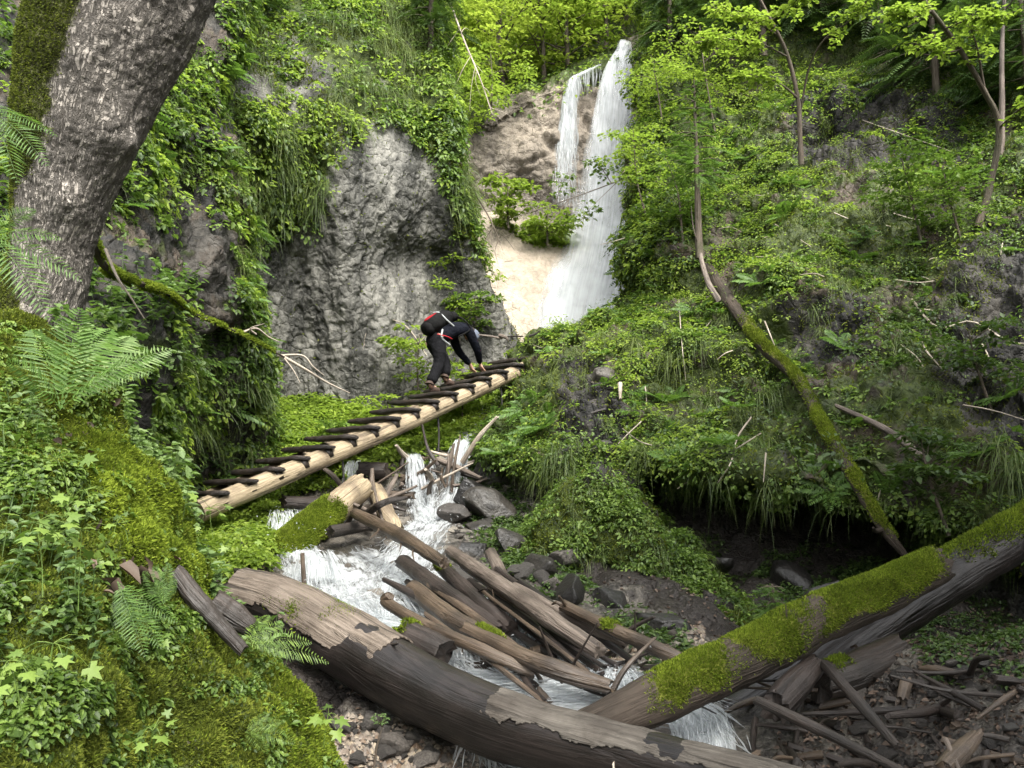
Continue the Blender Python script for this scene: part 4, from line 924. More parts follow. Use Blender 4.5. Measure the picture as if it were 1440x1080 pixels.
dl('thin stick across the foot of the white water', [(770, 945, .2), (850, 975, .16), (900, 982, .12)], [.03, .035, .02], 'wood_dark')
dl('pale bleached chunk of trunk standing in the root tangle', [(530, 690, .35), (542, 720, .25), (556, 745, .1)], [.14, .15, .14], 'wood_pale', jag=1.3)
dl('antler shaped dark branch curving out of the root tangle', [(516, 722, .2), (530, 712, .5), (548, 704, .55), (572, 700, .55)], [.07, .06, .05, .03], 'wood_dark')
dl('pale upright stick leaning in the upper cascade', [(543, 698, .2), (558, 668, .35)], [.045, .04], 'wood_grey')
dl('dark round log jammed at the top of the upper cascade', [(505, 660, .25), (545, 662, .3)], [.15, .15], 'wood_dark')
dl('thin pale post standing in front of the mossy log', [(425, 778, .35), (428, 825, .05)], [.03, .03], 'wood_brown')
W2 = 'dark timber lying under the mossy log'
def dk(label, pts, radii, mat, **k): return make_log('dead_log', label, world(pts), radii, M[mat], group=W2, **k)
dk('stubby broken log end standing under the mossy log', [(1092, 995, 5.3), (1115, 968, 5.45), (1145, 935, 5.7)], [.085, .09, .07], 'wood_dark', jag=1.2)
dk('black log lying level beneath the leaning log', [(1150, 962, 5.7), (1200, 945, 5.8), (1262, 915, 6.0)], [.11, .12, .11], 'wood_black', moss=[(.2, .42)], top=.8)
dk('long thin dark pole sloping down to the lower right', [(1065, 985, 5.1), (1150, 1025, 4.8), (1270, 1085, 4.4)], [.028, .03, .02], 'wood_black', stubs=[(.5, (1175, 1008, 4.7), .008, 'twig')])
dk('dark pole leaning from the mossy log to the leaf littered ground', [(1160, 935, 5.6), (1210, 990, 5.2), (1262, 1050, 4.85)], [.032, .034, .022], 'wood_black')
dk('short reddish splintered stick upright in the litter', [(1268, 985, 5.2), (1274, 960, 5.3)], [.03, .035], 'wood_brown', jag=1.5)
dk('rotten split branch in the bottom right litter', [(1325, 1085, 4.15), (1350, 1058, 4.3), (1372, 1035, 4.5)], [.045, .05, .03], 'wood_brown', jag=1.6)
dk('thin twig crossing the bottom right litter', [(1330, 1040, 4.3), (1352, 1090, 4.1)], [.012, .008], 'wood_grey')
W3 = 'charred sticks on the mossy bank'
make_log('dead_stick', 'black rotten stick lying down the mossy bank, longer of two', world([(248, 805, 3.12), (285, 852, 3.1), (342, 915, 3.1)]), [.03, .034, .02], M['wood_black'], 'stick', W3, sides=14, noise_=.14, nscale=12.)
make_log('dead_stick', 'short thick charred root stub beside the longer black stick', world([(300, 848, 3.3), (330, 868, 3.3), (355, 885, 3.3)]), [.055, .05, .03], M['wood_black'], 'stick', W3, sides=14, noise_=.18, nscale=10.)

# ---- jam of sticks in the upper cascade and at the head of the ladder
def jam(num, box, Lr, rr, lift, label, group, mats, up=.8):
    for i in range(num):
        a = gp(box[0] + R.rand() * (box[2] - box[0]), box[1] + R.rand() * (box[3] - box[1]), lift * R.rand())
        d = nrm(rnd(1)[0] * np.array([1, .6, up])) * (Lr[0] + R.rand() * (Lr[1] - Lr[0])); r = rr[0] + R.rand() * (rr[1] - rr[0])
        mid = a + d * .5 + rnd(1)[0] * .04 * np.linalg.norm(d)
        make_log('driftwood_stick', label, [a, mid, a + d], [r, r * .9, r * .5], M[mats[i % len(mats)]], 'stick', group, sides=8, noise_=.15, n=14, jag=1.)
jam(26, (560, 632, 652, 705), (.25, .8), (.012, .05), .35, 'bleached broken stick jammed in the upper cascade', 'sticks jammed in the upper cascade', ['wood_grey', 'wood_brown', 'wood_dark', 'twig_pale'])
jam(26, (690, 470, 748, 500), (.15, .4), (.01, .03), .2, 'grey dead branch jammed below the foot of the waterfall', 'dead branches under the waterfall', ['wood_grey', 'wood_brown', 'wood_dark'])
jam(18, (470, 690, 560, 760), (.25, .8), (.012, .045), .3, 'wet broken stick in the root tangle below the ladder', 'sticks in the root tangle', ['wood_dark', 'wood_brown', 'wood_grey'])
jam(30, (640, 850, 800, 960), (.12, .45), (.006, .02), .25, 'short splinter of wood caught among the driftwood logs', 'splinters among the logs', ['wood_brown', 'wood_grey', 'wood_dark'])
jam(40, (730, 920, 960, 1000), (.12, .5), (.006, .025), .2, 'wet twig stranded beside the lower pool', 'twigs beside the lower pool', ['wood_dark', 'wood_brown'])
jam(70, (1060, 930, 1440, 1080), (.15, .8), (.006, .03), .1, 'dead twig lying in the leaf litter at lower right', 'twigs in the leaf litter', ['wood_dark', 'wood_black', 'wood_black', 'wood_dark', 'wood_brown'], .18)

for i in range(18):
    x, y = 545 + 190 * R.rand(), 790 + 75 * R.rand(); l = 90 + 110 * R.rand(); a = gp(x, y, .16 + .2 * R.rand()); b = gp(x + l, y + l * (.55 + .25 * R.rand()), .12 + .16 * R.rand()); r = .014 + .022 * R.rand()
    make_log('driftwood_pole', 'thin dark wet pole lying among the thicker driftwood logs of the fan', [a, (a + b) / 2 + rnd(1)[0] * .03, b], [r, r * 1.1, r * .7], M[['wood_dark', 'wood_brown', 'wood_wet'][i % 3]], 'pole', 'thin poles among the driftwood logs', sides=9, noise_=.12, n=30, jag=1.2)
# ---- stones
def rock_mesh(name, r, seed, mat, sq=(1, 1, .7)):
    bm = bmesh.new(); bmesh.ops.create_icosphere(bm, subdivisions=4, radius=1.0)
    me = bpy.data.meshes.new(name); bm.to_mesh(me); bm.free()
    v = np.empty(len(me.vertices) * 3, np.float32); me.vertices.foreach_get('co', v); v = v.reshape(-1, 3)
    rs = np.random.RandomState(seed)
    for k in range(14):                                # cut flat facets
        nn = nrm(rs.normal(size=3)); dd = .38 + .42 * rs.rand(); h = v @ nn; m = h > dd; v[m] -= nn * (h[m] - dd)[:, None] * .92
    v *= (1 + .07 * fbm(v, 3.5, 4, off=seed))[:, None]
    v = v * np.array(sq) * r; me.vertices.foreach_set('co', v.astype(np.float32).ravel()); me.polygons.foreach_set('use_smooth', np.ones(len(me.polygons), bool)); me.materials.append(mat); me.update()
    return me
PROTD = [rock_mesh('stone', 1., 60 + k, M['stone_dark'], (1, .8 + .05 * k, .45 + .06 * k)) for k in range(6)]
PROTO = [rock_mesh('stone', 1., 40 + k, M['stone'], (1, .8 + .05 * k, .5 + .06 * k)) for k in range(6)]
def stones(num, box, rr, label, group, sink=.25, name='stone', dark=False):
    for i in range(num):
        px, py = box[0] + R.rand() * (box[2] - box[0]), box[1] + R.rand() * (box[3] - box[1])
        r = rr[0] + (rr[1] - rr[0]) * R.rand() ** 2.2; p = gp(px, py); p[2] = zg(p[0], p[1]) + r * .5 - r * sink
        o = bpy.data.objects.new(name, (PROTD if dark else PROTO)[i % 6]); COL.objects.link(o); o.location = p; o.scale = (r, r, r)
        o.rotation_euler = (R.rand() * .6 - .3, R.rand() * .6 - .3, R.rand() * 6.3); tag(o, label, 'stone', group)
stones(46, (850, 895, 985, 965), (.025, .09), 'small tan stone on the gravel bar right of the driftwood fan', 'stones on the gravel bar')
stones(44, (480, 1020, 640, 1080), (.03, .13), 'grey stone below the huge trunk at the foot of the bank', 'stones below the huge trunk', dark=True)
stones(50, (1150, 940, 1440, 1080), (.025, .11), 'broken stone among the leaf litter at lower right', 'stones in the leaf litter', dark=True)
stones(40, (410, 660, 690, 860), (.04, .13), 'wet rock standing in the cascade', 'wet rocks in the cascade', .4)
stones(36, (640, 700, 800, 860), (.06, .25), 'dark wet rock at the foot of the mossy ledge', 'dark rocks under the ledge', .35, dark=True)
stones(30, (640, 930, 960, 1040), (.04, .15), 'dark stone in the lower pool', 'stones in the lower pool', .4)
def big_rock(label, px, py, Y, r, sq, seed, mat):
    p = P(px, py, Y); o = solo('boulder', rock_mesh('boulder', r, seed, M[mat], sq), (0, 0, 0), label, 'rock'); o.location = p; return o
big_rock('block of brownish rock under the root tangle, left of the white cascade', 522, 764, 11.0, .26, (1.1, .9, .8), 91, 'stone')
big_rock('pale flat rock at the crest of the upper cascade', 573, 637, 12.9, .3, (1.3, .9, .6), 92, 'stone')
big_rock('wet rounded rock beside the cascade on its right', 645, 722, 11.4, .24, (1.2, .9, .7), 93, 'stone_dark')
big_rock('flat topped ledge rock jutting from the slope', 838, 580, 11.9, .33, (1.3, .9, .55), 94, 'stone_dark')
big_rock('angular rock step on the slope just above the flat topped ledge rock', 850, 535, 12.2, .3, (1.2, .8, .7), 96, 'stone_dark')
big_rock('low angular rock on the slope below the flat topped ledge rock', 850, 630, 11.5, .34, (1.1, .8, .7), 97, 'stone_dark')
big_rock('brown angular rock right of the stubby upright chunk', 742, 800, 9.9, .35, (1.2, .8, .7), 95, 'stone')
for i, (px, py, r) in enumerate([(668, 700, .32), (700, 725, .38), (725, 770, .34), (672, 745, .24), (760, 800, .28), (800, 840, .26), (690, 672, .3), (860, 850, .22), (930, 880, .2), (655, 780, .2), (1180, 850, .3), (1110, 820, .25), (1000, 800, .26)]):  # black boulders added to fill the hollow, its shade put into their colour
    p = gp(px, py); o = solo('boulder', rock_mesh('boulder', r, 200 + i, M['stone_black'], (1.35, 1., .7)), (0, 0, 0), 'black boulder added to darken the hollow under the mossy ledge', 'rock', 'black boulders added to darken the hollow'); o.location = p + UP * r * .08; o.rotation_euler = (R.rand() * .5, R.rand() * .5, R.rand() * 6)
pc = Cards(); pd = Cards()
for _i, (num, bx, L) in enumerate([(3000, (820, 880, 990, 985), .022), (1200, (470, 1010, 680, 1090), .022), (3600, (1080, 900, 1450, 1090), .022), (900, (640, 760, 800, 900), .03)]):
    p, n, _ = S_bed.sample(num, lambda px, py, c, n: (px > bx[0]) * (px < bx[2]) * (py > bx[1]) * (py < bx[3]) * 1.0)
    s = L * (.5 + R.rand(num, 1) ** 2 * 1.3); o = np.array([[1, 0, -.2], [0, 1, -.2], [-1, 0, -.2], [0, -1, -.2], [0, 0, .6]])
    th = R.rand(num) * 6.28; c_, s_ = np.cos(th), np.sin(th)
    v = o[None] * (.6 + .5 * R.rand(num, 5, 1)); v = np.stack([v[..., 0] * c_[:, None] - v[..., 1] * s_[:, None], v[..., 0] * s_[:, None] + v[..., 1] * c_[:, None], v[..., 2]], -1) * s[:, None] + p[:, None]
    Cards.FACES['peb'] = [[0, 1, 4], [1, 2, 4], [2, 3, 4], [3, 0, 4]]; (pd if _i > 1 else pc).add('peb', v)
stuff('gravel', pc, M['pebble']); stuff('shaded_gravel', pd, M['pebble_dark'])

# ---- the log ladder
LA, LB = P(296, 712, 9.95), P(748, 513, 14.0)
ld = nrm(LB - LA); lside = nrm(np.array([-ld[1], ld[0], 0.])); lup = np.cross(ld, lside); lup = lup if lup[2] > 0 else -lup
LLEN = np.linalg.norm(LB - LA); RW = .62
ladder = empty('log_ladder', tuple(LA - UP * .2), 'ladder bridge of two peeled logs with dark plank rungs, slanting over the stream', 'ladder')
NR = 16
for sgn in (0, 1):
    a = LA + lside * RW * sgn - ld * .15 - UP * .06 * sgn; b = LB + lside * RW * sgn + ld * .3 - UP * .06 * sgn
    mid = (a + b) / 2 - lup * .03
    Gt, UVs, A, dirs = tube([a, (a + mid) / 2, mid, (mid + b) / 2, b], [.125, .122, .118, .114, .108], 28, n=150, noise_=.025, nscale=3.)
    child('rail', tubes_mesh('rail', [(Gt, UVs)], M['wood_pale'], {'moss': np.zeros(0)} if False else None), ladder)
for k in range(NR):
    t = .02 + .975 * k / (NR - 1); c = LA + (LB - LA) * t + lup * .105
    tilt = R.normal() * .02
    a = c - lside * (.13 + .03 * R.rand()); b = c + lside * (RW + .16 + .08 * R.rand()); d2 = nrm(b - a + UP * tilt)
    hx = nrm(ld * np.array([1, 1, 0])); wid = .20 + .03 * R.rand(); th = .062
    nl = 12; vs = []; 
    for i in range(nl):
        s = i / (nl - 1); q = a + (b - a) * s; w_ = wid * (1 if 0 < i < nl - 1 else .72) * (1 + .05 * R.normal()); h_ = th * (1 if 0 < i < nl - 1 else .6) * (1 + .04 * R.normal())
        q = q + UP * (.003 * R.normal() + tilt * s)
        for (x, z) in ((-1, .5), (-.85, 1), (.85, 1), (1, .5), (1, -.6), (.8, -1), (-.8, -1), (-1, -.6)): vs.append(q + hx * x * w_ / 2 + UP * z * h_ / 2)
    V = np.array(vs); f = gfaces(nl, 8, True); ends = [np.arange(8)[None][:, ::-1], (np.arange(8) + (nl - 1) * 8)[None]]
    uvr = np.stack([np.tile(np.arange(8) * .05, nl), np.repeat(np.arange(nl) * .08, 8)], 1)
    child('rung', make_mesh('rung', V, [f] + ends, M['wood_black'], uv=uvr, smooth_=False), ladder)
    wq = c - lup * .05; wv = []  # dark block added under each rung for its shadow and drip stain
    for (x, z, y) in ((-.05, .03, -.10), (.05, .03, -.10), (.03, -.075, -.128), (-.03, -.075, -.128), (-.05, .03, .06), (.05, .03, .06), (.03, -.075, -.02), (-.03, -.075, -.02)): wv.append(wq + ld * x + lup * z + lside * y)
    child('rung_shadow_block', make_mesh('rung_shadow_block', np.array(wv), [np.array([[0, 3, 2, 1], [4, 5, 6, 7], [0, 1, 5, 4], [2, 3, 7, 6], [1, 2, 6, 5], [0, 4, 7, 3]])], M['wood_black'], uv=np.zeros((8, 2)), smooth_=False), ladder)
# iron stays hanging from the ladder
for t in (.32, .62, .86):
    a = LA + (LB - LA) * t - lup * .10; g2, u2, _, _ = tube([a, a - UP * .35 + ld * .03, a - UP * (.6 + .3 * t)], [.016, .014, .012], 6, noise_=.1)
    child('stay', tubes_mesh('stay', [(g2, u2)], M['metal']), ladder)
# ================================================================== water
def ribbon(pts, widths, name, mat, lift=.03, foam=.5, n=None, nu=22, noise_=.05, strands=0, drape=True, slen=(.1, .3)):
    W = gpl([(a, b, .05) for a, b in pts]) if drape else world(pts)
    n = n or len(pts) * 14
    A = catmull(np.repeat(W[:, None], 2, 1), n, 2)[:, 0]; wd = np.interp(np.linspace(0, 1, n), np.linspace(0, 1, len(widths)), widths)
    T = np.gradient(A, axis=0); T[:, 2] = 0; T = nrm(T); s = np.stack([T[:, 1], -T[:, 0], T[:, 0] * 0], 1)
    u = np.linspace(-1, 1, nu)
    wob = 1 + .35 * fbm(A[:, None] + s[:, None] * np.sign(u)[None, :, None] * .4, 1.6, 3)
    Gt = A[:, None] + s[:, None] * (u[None] * wd[:, None] * .5 * wob)[..., None]
    z = zg(Gt[..., 0], Gt[..., 1])
    z = np.maximum(z, z.mean(1, keepdims=True) - .05) + lift + noise_ * fbm(Gt, 5., 4) * (1 - u[None] ** 4) - .10 * np.abs(u[None]) ** 3
    Gt[..., 2] = z
    ln = np.concatenate([[0], np.cumsum(np.linalg.norm(np.diff(Gt[:, nu // 2], axis=0), axis=1))])
    uv = np.stack(np.broadcast_arrays(u[None] * wd[:, None] * .5, ln[:, None]), -1)
    edge = (1 - np.abs(u) ** 2.5)[None] * np.ones((n, 1)) * np.minimum(1, np.minimum(np.arange(n), np.arange(n)[::-1]) / 6.)[:, None]
    slope = np.abs(np.gradient(Gt[:, nu // 2, 2])) / (np.linalg.norm(np.gradient(A[:, :2], axis=0), axis=1) + 1e-6)
    fo = np.clip(foam + .25 * (slope[:, None] - .35), 0, max(.50, foam)) * np.ones((1, nu))
    s_ = Surf(Gt, toward=(0, 4, 30)); f = gfaces(n, nu); f = f[:, ::-1] if s_.flip else f
    o = link(name, make_mesh(name, Gt, [f], mat, uv=uv.reshape(-1, 2), attrs={'edge': edge, 'foam': fo}), kind='structure')
    if strands:
        p, nn, _ = s_.sample(strands, lambda px, py, c, n_: (edge * (fo ** 2 + .05))[:-1, :-1], cull=False)
        k = np.argmin(np.linalg.norm(p[:, None, :2] - A[None, ::3, :2], axis=2), 1) * 3; k = np.minimum(k, n - 2)
        d = nrm(A[np.minimum(k + 3, n - 1)] - A[k] + 1e-6) ; d = nrm(d + nn * .12 + rnd(len(p)) * .14)
        L = slen[0] + (slen[1] - slen[0]) * R.rand(len(p))
        SPR.kite(p + nn * .015, d, nn + rnd(len(p)) * .6, L, .004 + .009 * R.rand(len(p)))
    return o
SPR = Cards()
t = NT('white_water'); wv = t.bsdf((.66, .69, .70), .3, spec=.5); tl = t.n('ShaderNodeBsdfTranslucent', {'Color': (.66, .69, .7, 1)}).outputs[0]
ww = t.n('ShaderNodeMixShader', {0: .35, 1: wv, 2: tl}).outputs[0]
M['white_water'] = t.done(t.n('ShaderNodeMixShader', {0: .5, 1: t.n('ShaderNodeBsdfTransparent').outputs[0], 2: ww}).outputs[0])
ribbon([(738, 487), (705, 518), (670, 580), (652, 622), (645, 660), (632, 700), (602, 735), (580, 768), (562, 800), (540, 838)], [.6, .45, .36, .34, .38, .5, .85, 1.1, 1.2, 1.0], 'stream', M['cascade'], foam=.5, strands=1500)
ribbon([(578, 640), (582, 668), (590, 705), (600, 737)], [.22, .26, .34, .4], 'stream', M['cascade'], foam=.5, lift=.05, strands=420)
ribbon([(603, 645), (606, 668), (606, 700), (600, 735)], [.12, .16, .25, .3], 'stream', M['cascade'], foam=.4, lift=.06, strands=200)
ribbon([(503, 640), (498, 668), (490, 702), (470, 730), (440, 745)], [.2, .24, .3, .3, .3], 'stream', M['cascade'], foam=.55, lift=.06, strands=500)
ribbon([(420, 700), (405, 725), (408, 752), (425, 780), (445, 805), (462, 832), (500, 852), (545, 868)], [.35, .65, .7, .7, .8, .9, .8, .7], 'stream', M['cascade'], foam=.62, lift=.05, strands=900)
ribbon([(560, 800), (620, 835), (680, 868), (730, 880), (742, 902), (790, 932), (850, 962), (905, 978), (955, 990), (985, 1020), (1003, 1075)], [.9, .8, .7, .6, .5, .7, 1.0, 1.0, .7, .5, .4], 'stream', M['cascade'], foam=.8, lift=.05, strands=1500)
ribbon([(520, 858), (580, 885), (630, 905), (655, 932), (700, 958), (780, 968), (870, 980)], [.8, .7, .55, .6, .8, .8, .7], 'stream', M['cascade'], foam=.8, lift=.06, strands=2600)
ribbon([(690, 1010), (720, 1040), (755, 1068), (800, 1100)], [.5, .5, .5, .5], 'stream', M['cascade'], foam=.6, lift=.05, strands=300)
ribbon([(470, 760), (520, 800), (560, 840), (600, 870), (680, 905), (760, 940), (840, 980)], [1.7, 1.9, 1.9, 1.6, 1.4, 1.3, 1.3], 'stream', M['stream'], foam=.55, lift=.02, nu=30)
# spouts: arcs of water falling between the logs
def spout(p0, p1, w0, w1, n_, seed=0):
    p0 = gp(*p0); p1 = gp(*p1); k = n_; k = n_ = n_ // 2; s = R.rand(k) - .5; s2 = R.rand(k) - .5; s = np.round(s * 7) / 7 + R.normal(size=k) * .035
    a = p0 + np.array([1, 0, 0]) * (s * w0)[:, None] + UP * (R.rand(k, 1) * .05); b = p1 + np.array([1, 0, 0]) * (s * w1 + s2 * w1 * .3)[:, None] + np.array([0, 1, 0]) * (R.rand(k) * .2 - .1)[:, None]
    t0 = R.rand(k, 1) * .8; t1 = np.minimum(t0 + .25 + .3 * R.rand(k, 1), 1)
    def at(t): return a + (b - a) * t * np.array([1, 1, 0]) + UP * ((b - a)[:, 2:3] * t ** 2 + .04 * np.sin(t * 3.1))
    A0, A1 = at(t0), at(t1); d = A1 - A0
    SPR.kite(A0, d, rnd(k), np.linalg.norm(d, axis=1), .006 + .011 * R.rand(k))
spout((640, 905, .25), (655, 942, .02), .4, .75, 1300)
spout((735, 870, .25), (742, 902, .03), .3, .5, 700)
spout((652, 622, .2), (640, 680, .05), .16, .3, 600)
spout((580, 642, .2), (588, 695, .05), .16, .28, 450)
spout((500, 652, .2), (492, 690, .05), .14, .24, 350)
spout((405, 722, .15), (412, 755, .03), .4, .5, 420)
spout((440, 780, .3), (450, 825, .03), .3, .5, 500)
spout((520, 850, .25), (545, 872, .05), .4, .6, 400)
spout((880, 950, .15), (895, 985, .0), .6, .9, 700)
spout((985, 1010, .1), (995, 1060, .0), .3, .4, 160)
spout((735, 1040, .3), (750, 1085, .0), .6, .8, 450)
# droplets
for (a, b, r) in ((655, 940, .2), (742, 900, .15), (640, 690, .2), (590, 700, .2), (412, 752, .2), (450, 825, .2), (890, 980, .2), (600, 735, .25)):
    c = gp(a, b, .06); k = 160; q = c + rnd(k) * np.array([r, r, r * .5]); q[:, 2] = np.maximum(q[:, 2], c[2] - .04); SPR.kite(q, rnd(k), rnd(k), .02 + .02 * R.rand(k), .012)
link('stream_spray', SPR.mesh('stream_spray', M['white_water']), kind='structure')

# ---- the waterfall
def wallY(px, py):
    return np.interp(py, [60, 95, 160, 230, 300, 335, 345, 410, 490], [25.4, 25.0, 24.75, 24.5, 24.2, 23.4, 23.1, 22.05, 20.7])
def fall(name, rows_, foam, gap=.30, mat='fall', off=0.):
    Cn = np.array([[P(l + (r - l) * k / 4, py, wallY(0, py) - gap - (.12 if 0 < k < 4 else 0)) for k in range(5)] for (py, l, r) in rows_])
    Gt = catmull(Cn, 200, 60); u = np.linspace(-1, 1, 60)
    s = Surf(Gt); s.displace(.12 * fbm(Gt * np.array([1.6, 1, .25]), 1.2, 4, off=off) + .04 * fbm(Gt * np.array([5, 1, .4]), 1., 3))
    ln = np.concatenate([[0], np.cumsum(np.linalg.norm(np.diff(Gt[:, 30], axis=0), axis=1))])
    wd = np.linalg.norm(Gt[:, -1] - Gt[:, 0], axis=1)
    uv = np.stack(np.broadcast_arrays(u[None] * wd[:, None] * .5, ln[:, None]), -1)
    edge = (1 - np.abs(u) ** 3)[None] * np.minimum(1, (np.arange(200)[::-1] + 3) / 14.)[:, None] * np.minimum(1, (np.arange(200) + 2) / 6.)[:, None]
    fo = np.interp(np.linspace(0, 1, 200), np.linspace(0, 1, len(foam)), foam)[:, None] * np.ones((1, 60))
    f = gfaces(200, 60); f = f[:, ::-1] if s.flip else f
    link(name, make_mesh(name, s.G, [f], M[mat], uv=uv.reshape(-1, 2), attrs={'edge': edge, 'foam': fo}), kind='structure')
    return s, edge, fo
main_rows = [(58, 874, 887), (75, 862, 888), (100, 848, 889), (150, 836, 890), (200, 828, 890), (260, 818, 889), (330, 800, 889), (380, 768, 888), (430, 752, 880), (480, 748, 850)]
FS = Cards()
def fstr(s, edge, fo, num, L, W):
    p, n, _ = s.sample(num, lambda px, py, c, n: (edge ** 2 * fo ** 1.6)[:-1, :-1]); k = len(p); l = L[0] + (L[1] - L[0]) * R.rand(k)
    FS.kite(p + n * .06, np.array([0, 0, -1.]) + rnd(k) * np.array([.06, .06, 0]) + n * .05, n + rnd(k) * .5, l, W[0] + (W[1] - W[0]) * R.rand(k) ** 2)
a = fall('waterfall', main_rows, [.75, .9, .9, .85, .68, .5, .42, .34, .32, .34]); fstr(*a, 4200, (.2, .8), (.006, .022))
b_ = fall('waterfall', [(90, 842, 849), (100, 822, 832), (113, 799, 814), (150, 789, 812), (200, 780, 814), (240, 776, 814), (290, 776, 812)], [.4, .6, .8, .7, .5, .3, .1], .28, off=4.); fstr(*b_, 800, (.25, .8), (.006, .02))
c_ = fall('waterfall', [(350, 790, 850), (390, 768, 830), (430, 756, 815), (480, 752, 805)], [.3, .65, .72, .7], .42, off=9.); fstr(*c_, 900, (.2, .6), (.006, .025))
d_ = fall('waterfall', [(300, 835, 888), (350, 828, 888), (400, 818, 886), (450, 800, 880)], [.3, .5, .5, .5], .45, off=13.); fstr(*d_, 700, (.2, .6), (.006, .02))
fall('waterfall', [(70, 862, 887), (120, 842, 890), (200, 824, 891), (280, 806, 892), (350, 785, 891), (420, 752, 889), (490, 742, 880)], [.1, .3, .36, .34, .36, .42, .42], .55, 'veil', off=17.)
link('waterfall_spray', FS.mesh('waterfall_spray', M['white_water']), kind='structure')
# ================================================================== trees, shrubs, ferns
def stemtube(pts, r0, r1, sides=9, n=None, noise_=.08): 
    g, u, A, d = tube(pts, np.linspace(r0, r1, 5), sides, n=n, noise_=noise_, nscale=6.); return (g, u), A
# ---- big leaning tree at top left
tp = world([(20, 500, 4.25), (62, 410, 4.15), (74, 340, 4.1), (88, 270, 4.05), (106, 190, 4.0), (132, 100, 3.95), (168, 0, 3.9), (215, -120, 3.85), (290, -320, 3.8), (400, -640, 3.7)])
lean = empty('leaning_tree', tuple(tp[0]), 'massive leaning tree trunk with furrowed grey bark and a mossy left side', 'tree')
Gt, UVs, A, dirs = tube(tp, [.24, .185, .18, .21, .27, .325, .375, .40, .41, .40], 150, n=420, noise_=.05, nscale=1.5, off=3.)
ln = UVs[..., 1]; ang = np.linspace(0, 2 * np.pi, 151)[None]
q = np.stack([np.cos(ang) * 4.6 + 0 * ln, np.sin(ang) * 4.6 + 0 * ln, ln * 4.6], -1); q = q + .35 * np.stack([fbm(Gt, 4., 3), fbm(Gt, 4., 3, off=9), fbm(Gt, 4., 3, off=19)], -1)
v1, e1 = cells(q, 1.9); v2, e2 = cells(q, 4.4, 3.)
Gt = Gt + dirs * (.013 * (ridged(np.stack([np.cos(ang) * 1.1 + 0 * ln, np.sin(ang) * 1.1 + 0 * ln, ln * .75], -1) + .1 * np.stack([fbm(Gt, 4., 3)] * 3, -1), 3.2, 4, .6) - .5) + .006 * (smooth(0, .22, e1) - .6) + .005 * (v1 - .5) + .004 * (smooth(0, .25, e2) - .6) + .008 * fbm(Gt, 18., 4))[..., None]
for (px, py, r, h) in ((160, 195, .14, .04), (100, 292, .09, .04), (60, 120, .14, -.03), (188, 212, .06, .04)):           # knots and bulges
    c, _ = pick(Surf(Gt), px, py, 12.); dd = np.linalg.norm(Gt - c, axis=2); Gt = Gt + dirs * (h * np.exp(-(dd / r) ** 2))[..., None]
Gt[:, -1] = Gt[:, 0]
px_, py_ = project(Gt)
mossy = smooth(10, -26, px_ - np.interp(py_, [-200, 0, 100, 150, 220, 300, 360], [130, 120, 100, 85, 55, 30, 30]) + 45 * fbm(Gt, 3.5, 4))
V, U, f = tube_arrays(Gt, UVs, True); at_ = np.zeros(len(V)); at_[:Gt.shape[0] * Gt.shape[1]] = (mossy * .8).ravel()
child('trunk', make_mesh('trunk', V, [f[0], np.concatenate(f[1:])], M['bark'], uv=U, attrs={'moss': at_}), lean)
s_ = Surf(Gt); s_.N = dirs.copy(); p, n, _ = s_.sample(30000, lambda px, py, c, n: mossy[:-1, :-1] ** 2)
cd = Cards(); cd.kite(p - n * .003, n * .7 + rnd(len(p)) * .6, rnd(len(p)), .008 + .010 * R.rand(len(p)), .005); child('moss', cd.mesh('moss', M['moss_dark']), lean)
k = Cards(); tops = world([(560, -1000, 3.4)]); cc = tops + rnd(40) * np.array([.9, .8, .5]) + np.array([0, .6, 1.6]); clump(k, cc, rnd(40) * .2 + UP, 30, .4, .08, .05)
child('crown', k.mesh('crown', M['leaf']), lean)

# ---- broadleaved trees on the hill behind the fall
def broad_tree(label, base, h, cr, nclus, leafL, mat, group, leanv=(0, 0), kper=60, name='broadleaf_tree', r0=.10, low=.35):
    base = np.asarray(base, float); o = empty(name, tuple(base), label, 'tree', group)
    top = base + np.array([leanv[0], leanv[1], h]); mid = (base + top) / 2 + rnd(1)[0] * .05 * h
    specs = []; s0, A = stemtube([base - UP * .2, mid, top], r0, r0 * .3, 9); specs.append(s0)
    cen = []
    for i in range(nclus):
        t = low + (1.02 - low) * R.rand(); a = R.rand() * 6.28; rr = cr * math.sqrt(max(.05, 1 - ((t - .62) / .5) ** 2)) * (.35 + .75 * R.rand())
        st = base + (top - base) * (t * .85); c = base + (top - base) * t + np.array([math.cos(a) * rr, math.sin(a) * rr, rr * .12]); cen.append(c)
        if i % 2 == 0: specs.append(stemtube([st, (st + c) / 2 + UP * .08 * rr, c], r0 * .32, r0 * .08, 6, n=8)[0])
    child('trunk', tubes_mesh('trunk', specs, M['bark_thin']), o)
    k = Cards(); cen = np.array(cen); clump(k, cen, np.tile(UP, (len(cen), 1)), kper, cr * (.24 + .16 * R.rand(len(cen))), leafL, leafL * .62, upw=.8, kind='kite', flat=.5, droop=.4)
    child('crown', k.mesh('crown', mat), o); return o
HT = 'broadleaved trees on the hill behind the waterfall'
mats = ['leaf_sunny', 'leaf_bright', 'leaf_sunny', 'leaf_sunny']
spots = [(560, 120, 26), (610, 150, 25.5), (660, 150, 26), (720, 125, 26.5), (640, 80, 29), (700, 70, 30), (770, 80, 28), (820, 60, 29), (590, 60, 30), (870, 30, 31), (930, 35, 27), (985, 20, 25), (760, 30, 33), (680, 20, 35), (830, 0, 35), (600, 0, 36), (910, -20, 33), (720, -60, 38), (800, -80, 40), (640, -80, 40), (540, 20, 33), (800, 95, 26.6), (845, 70, 27.2), (765, 105, 26.4), (905, 10, 29), (870, 0, 32), (930, 0, 30), (880, -90, 40), (960, -70, 34)]
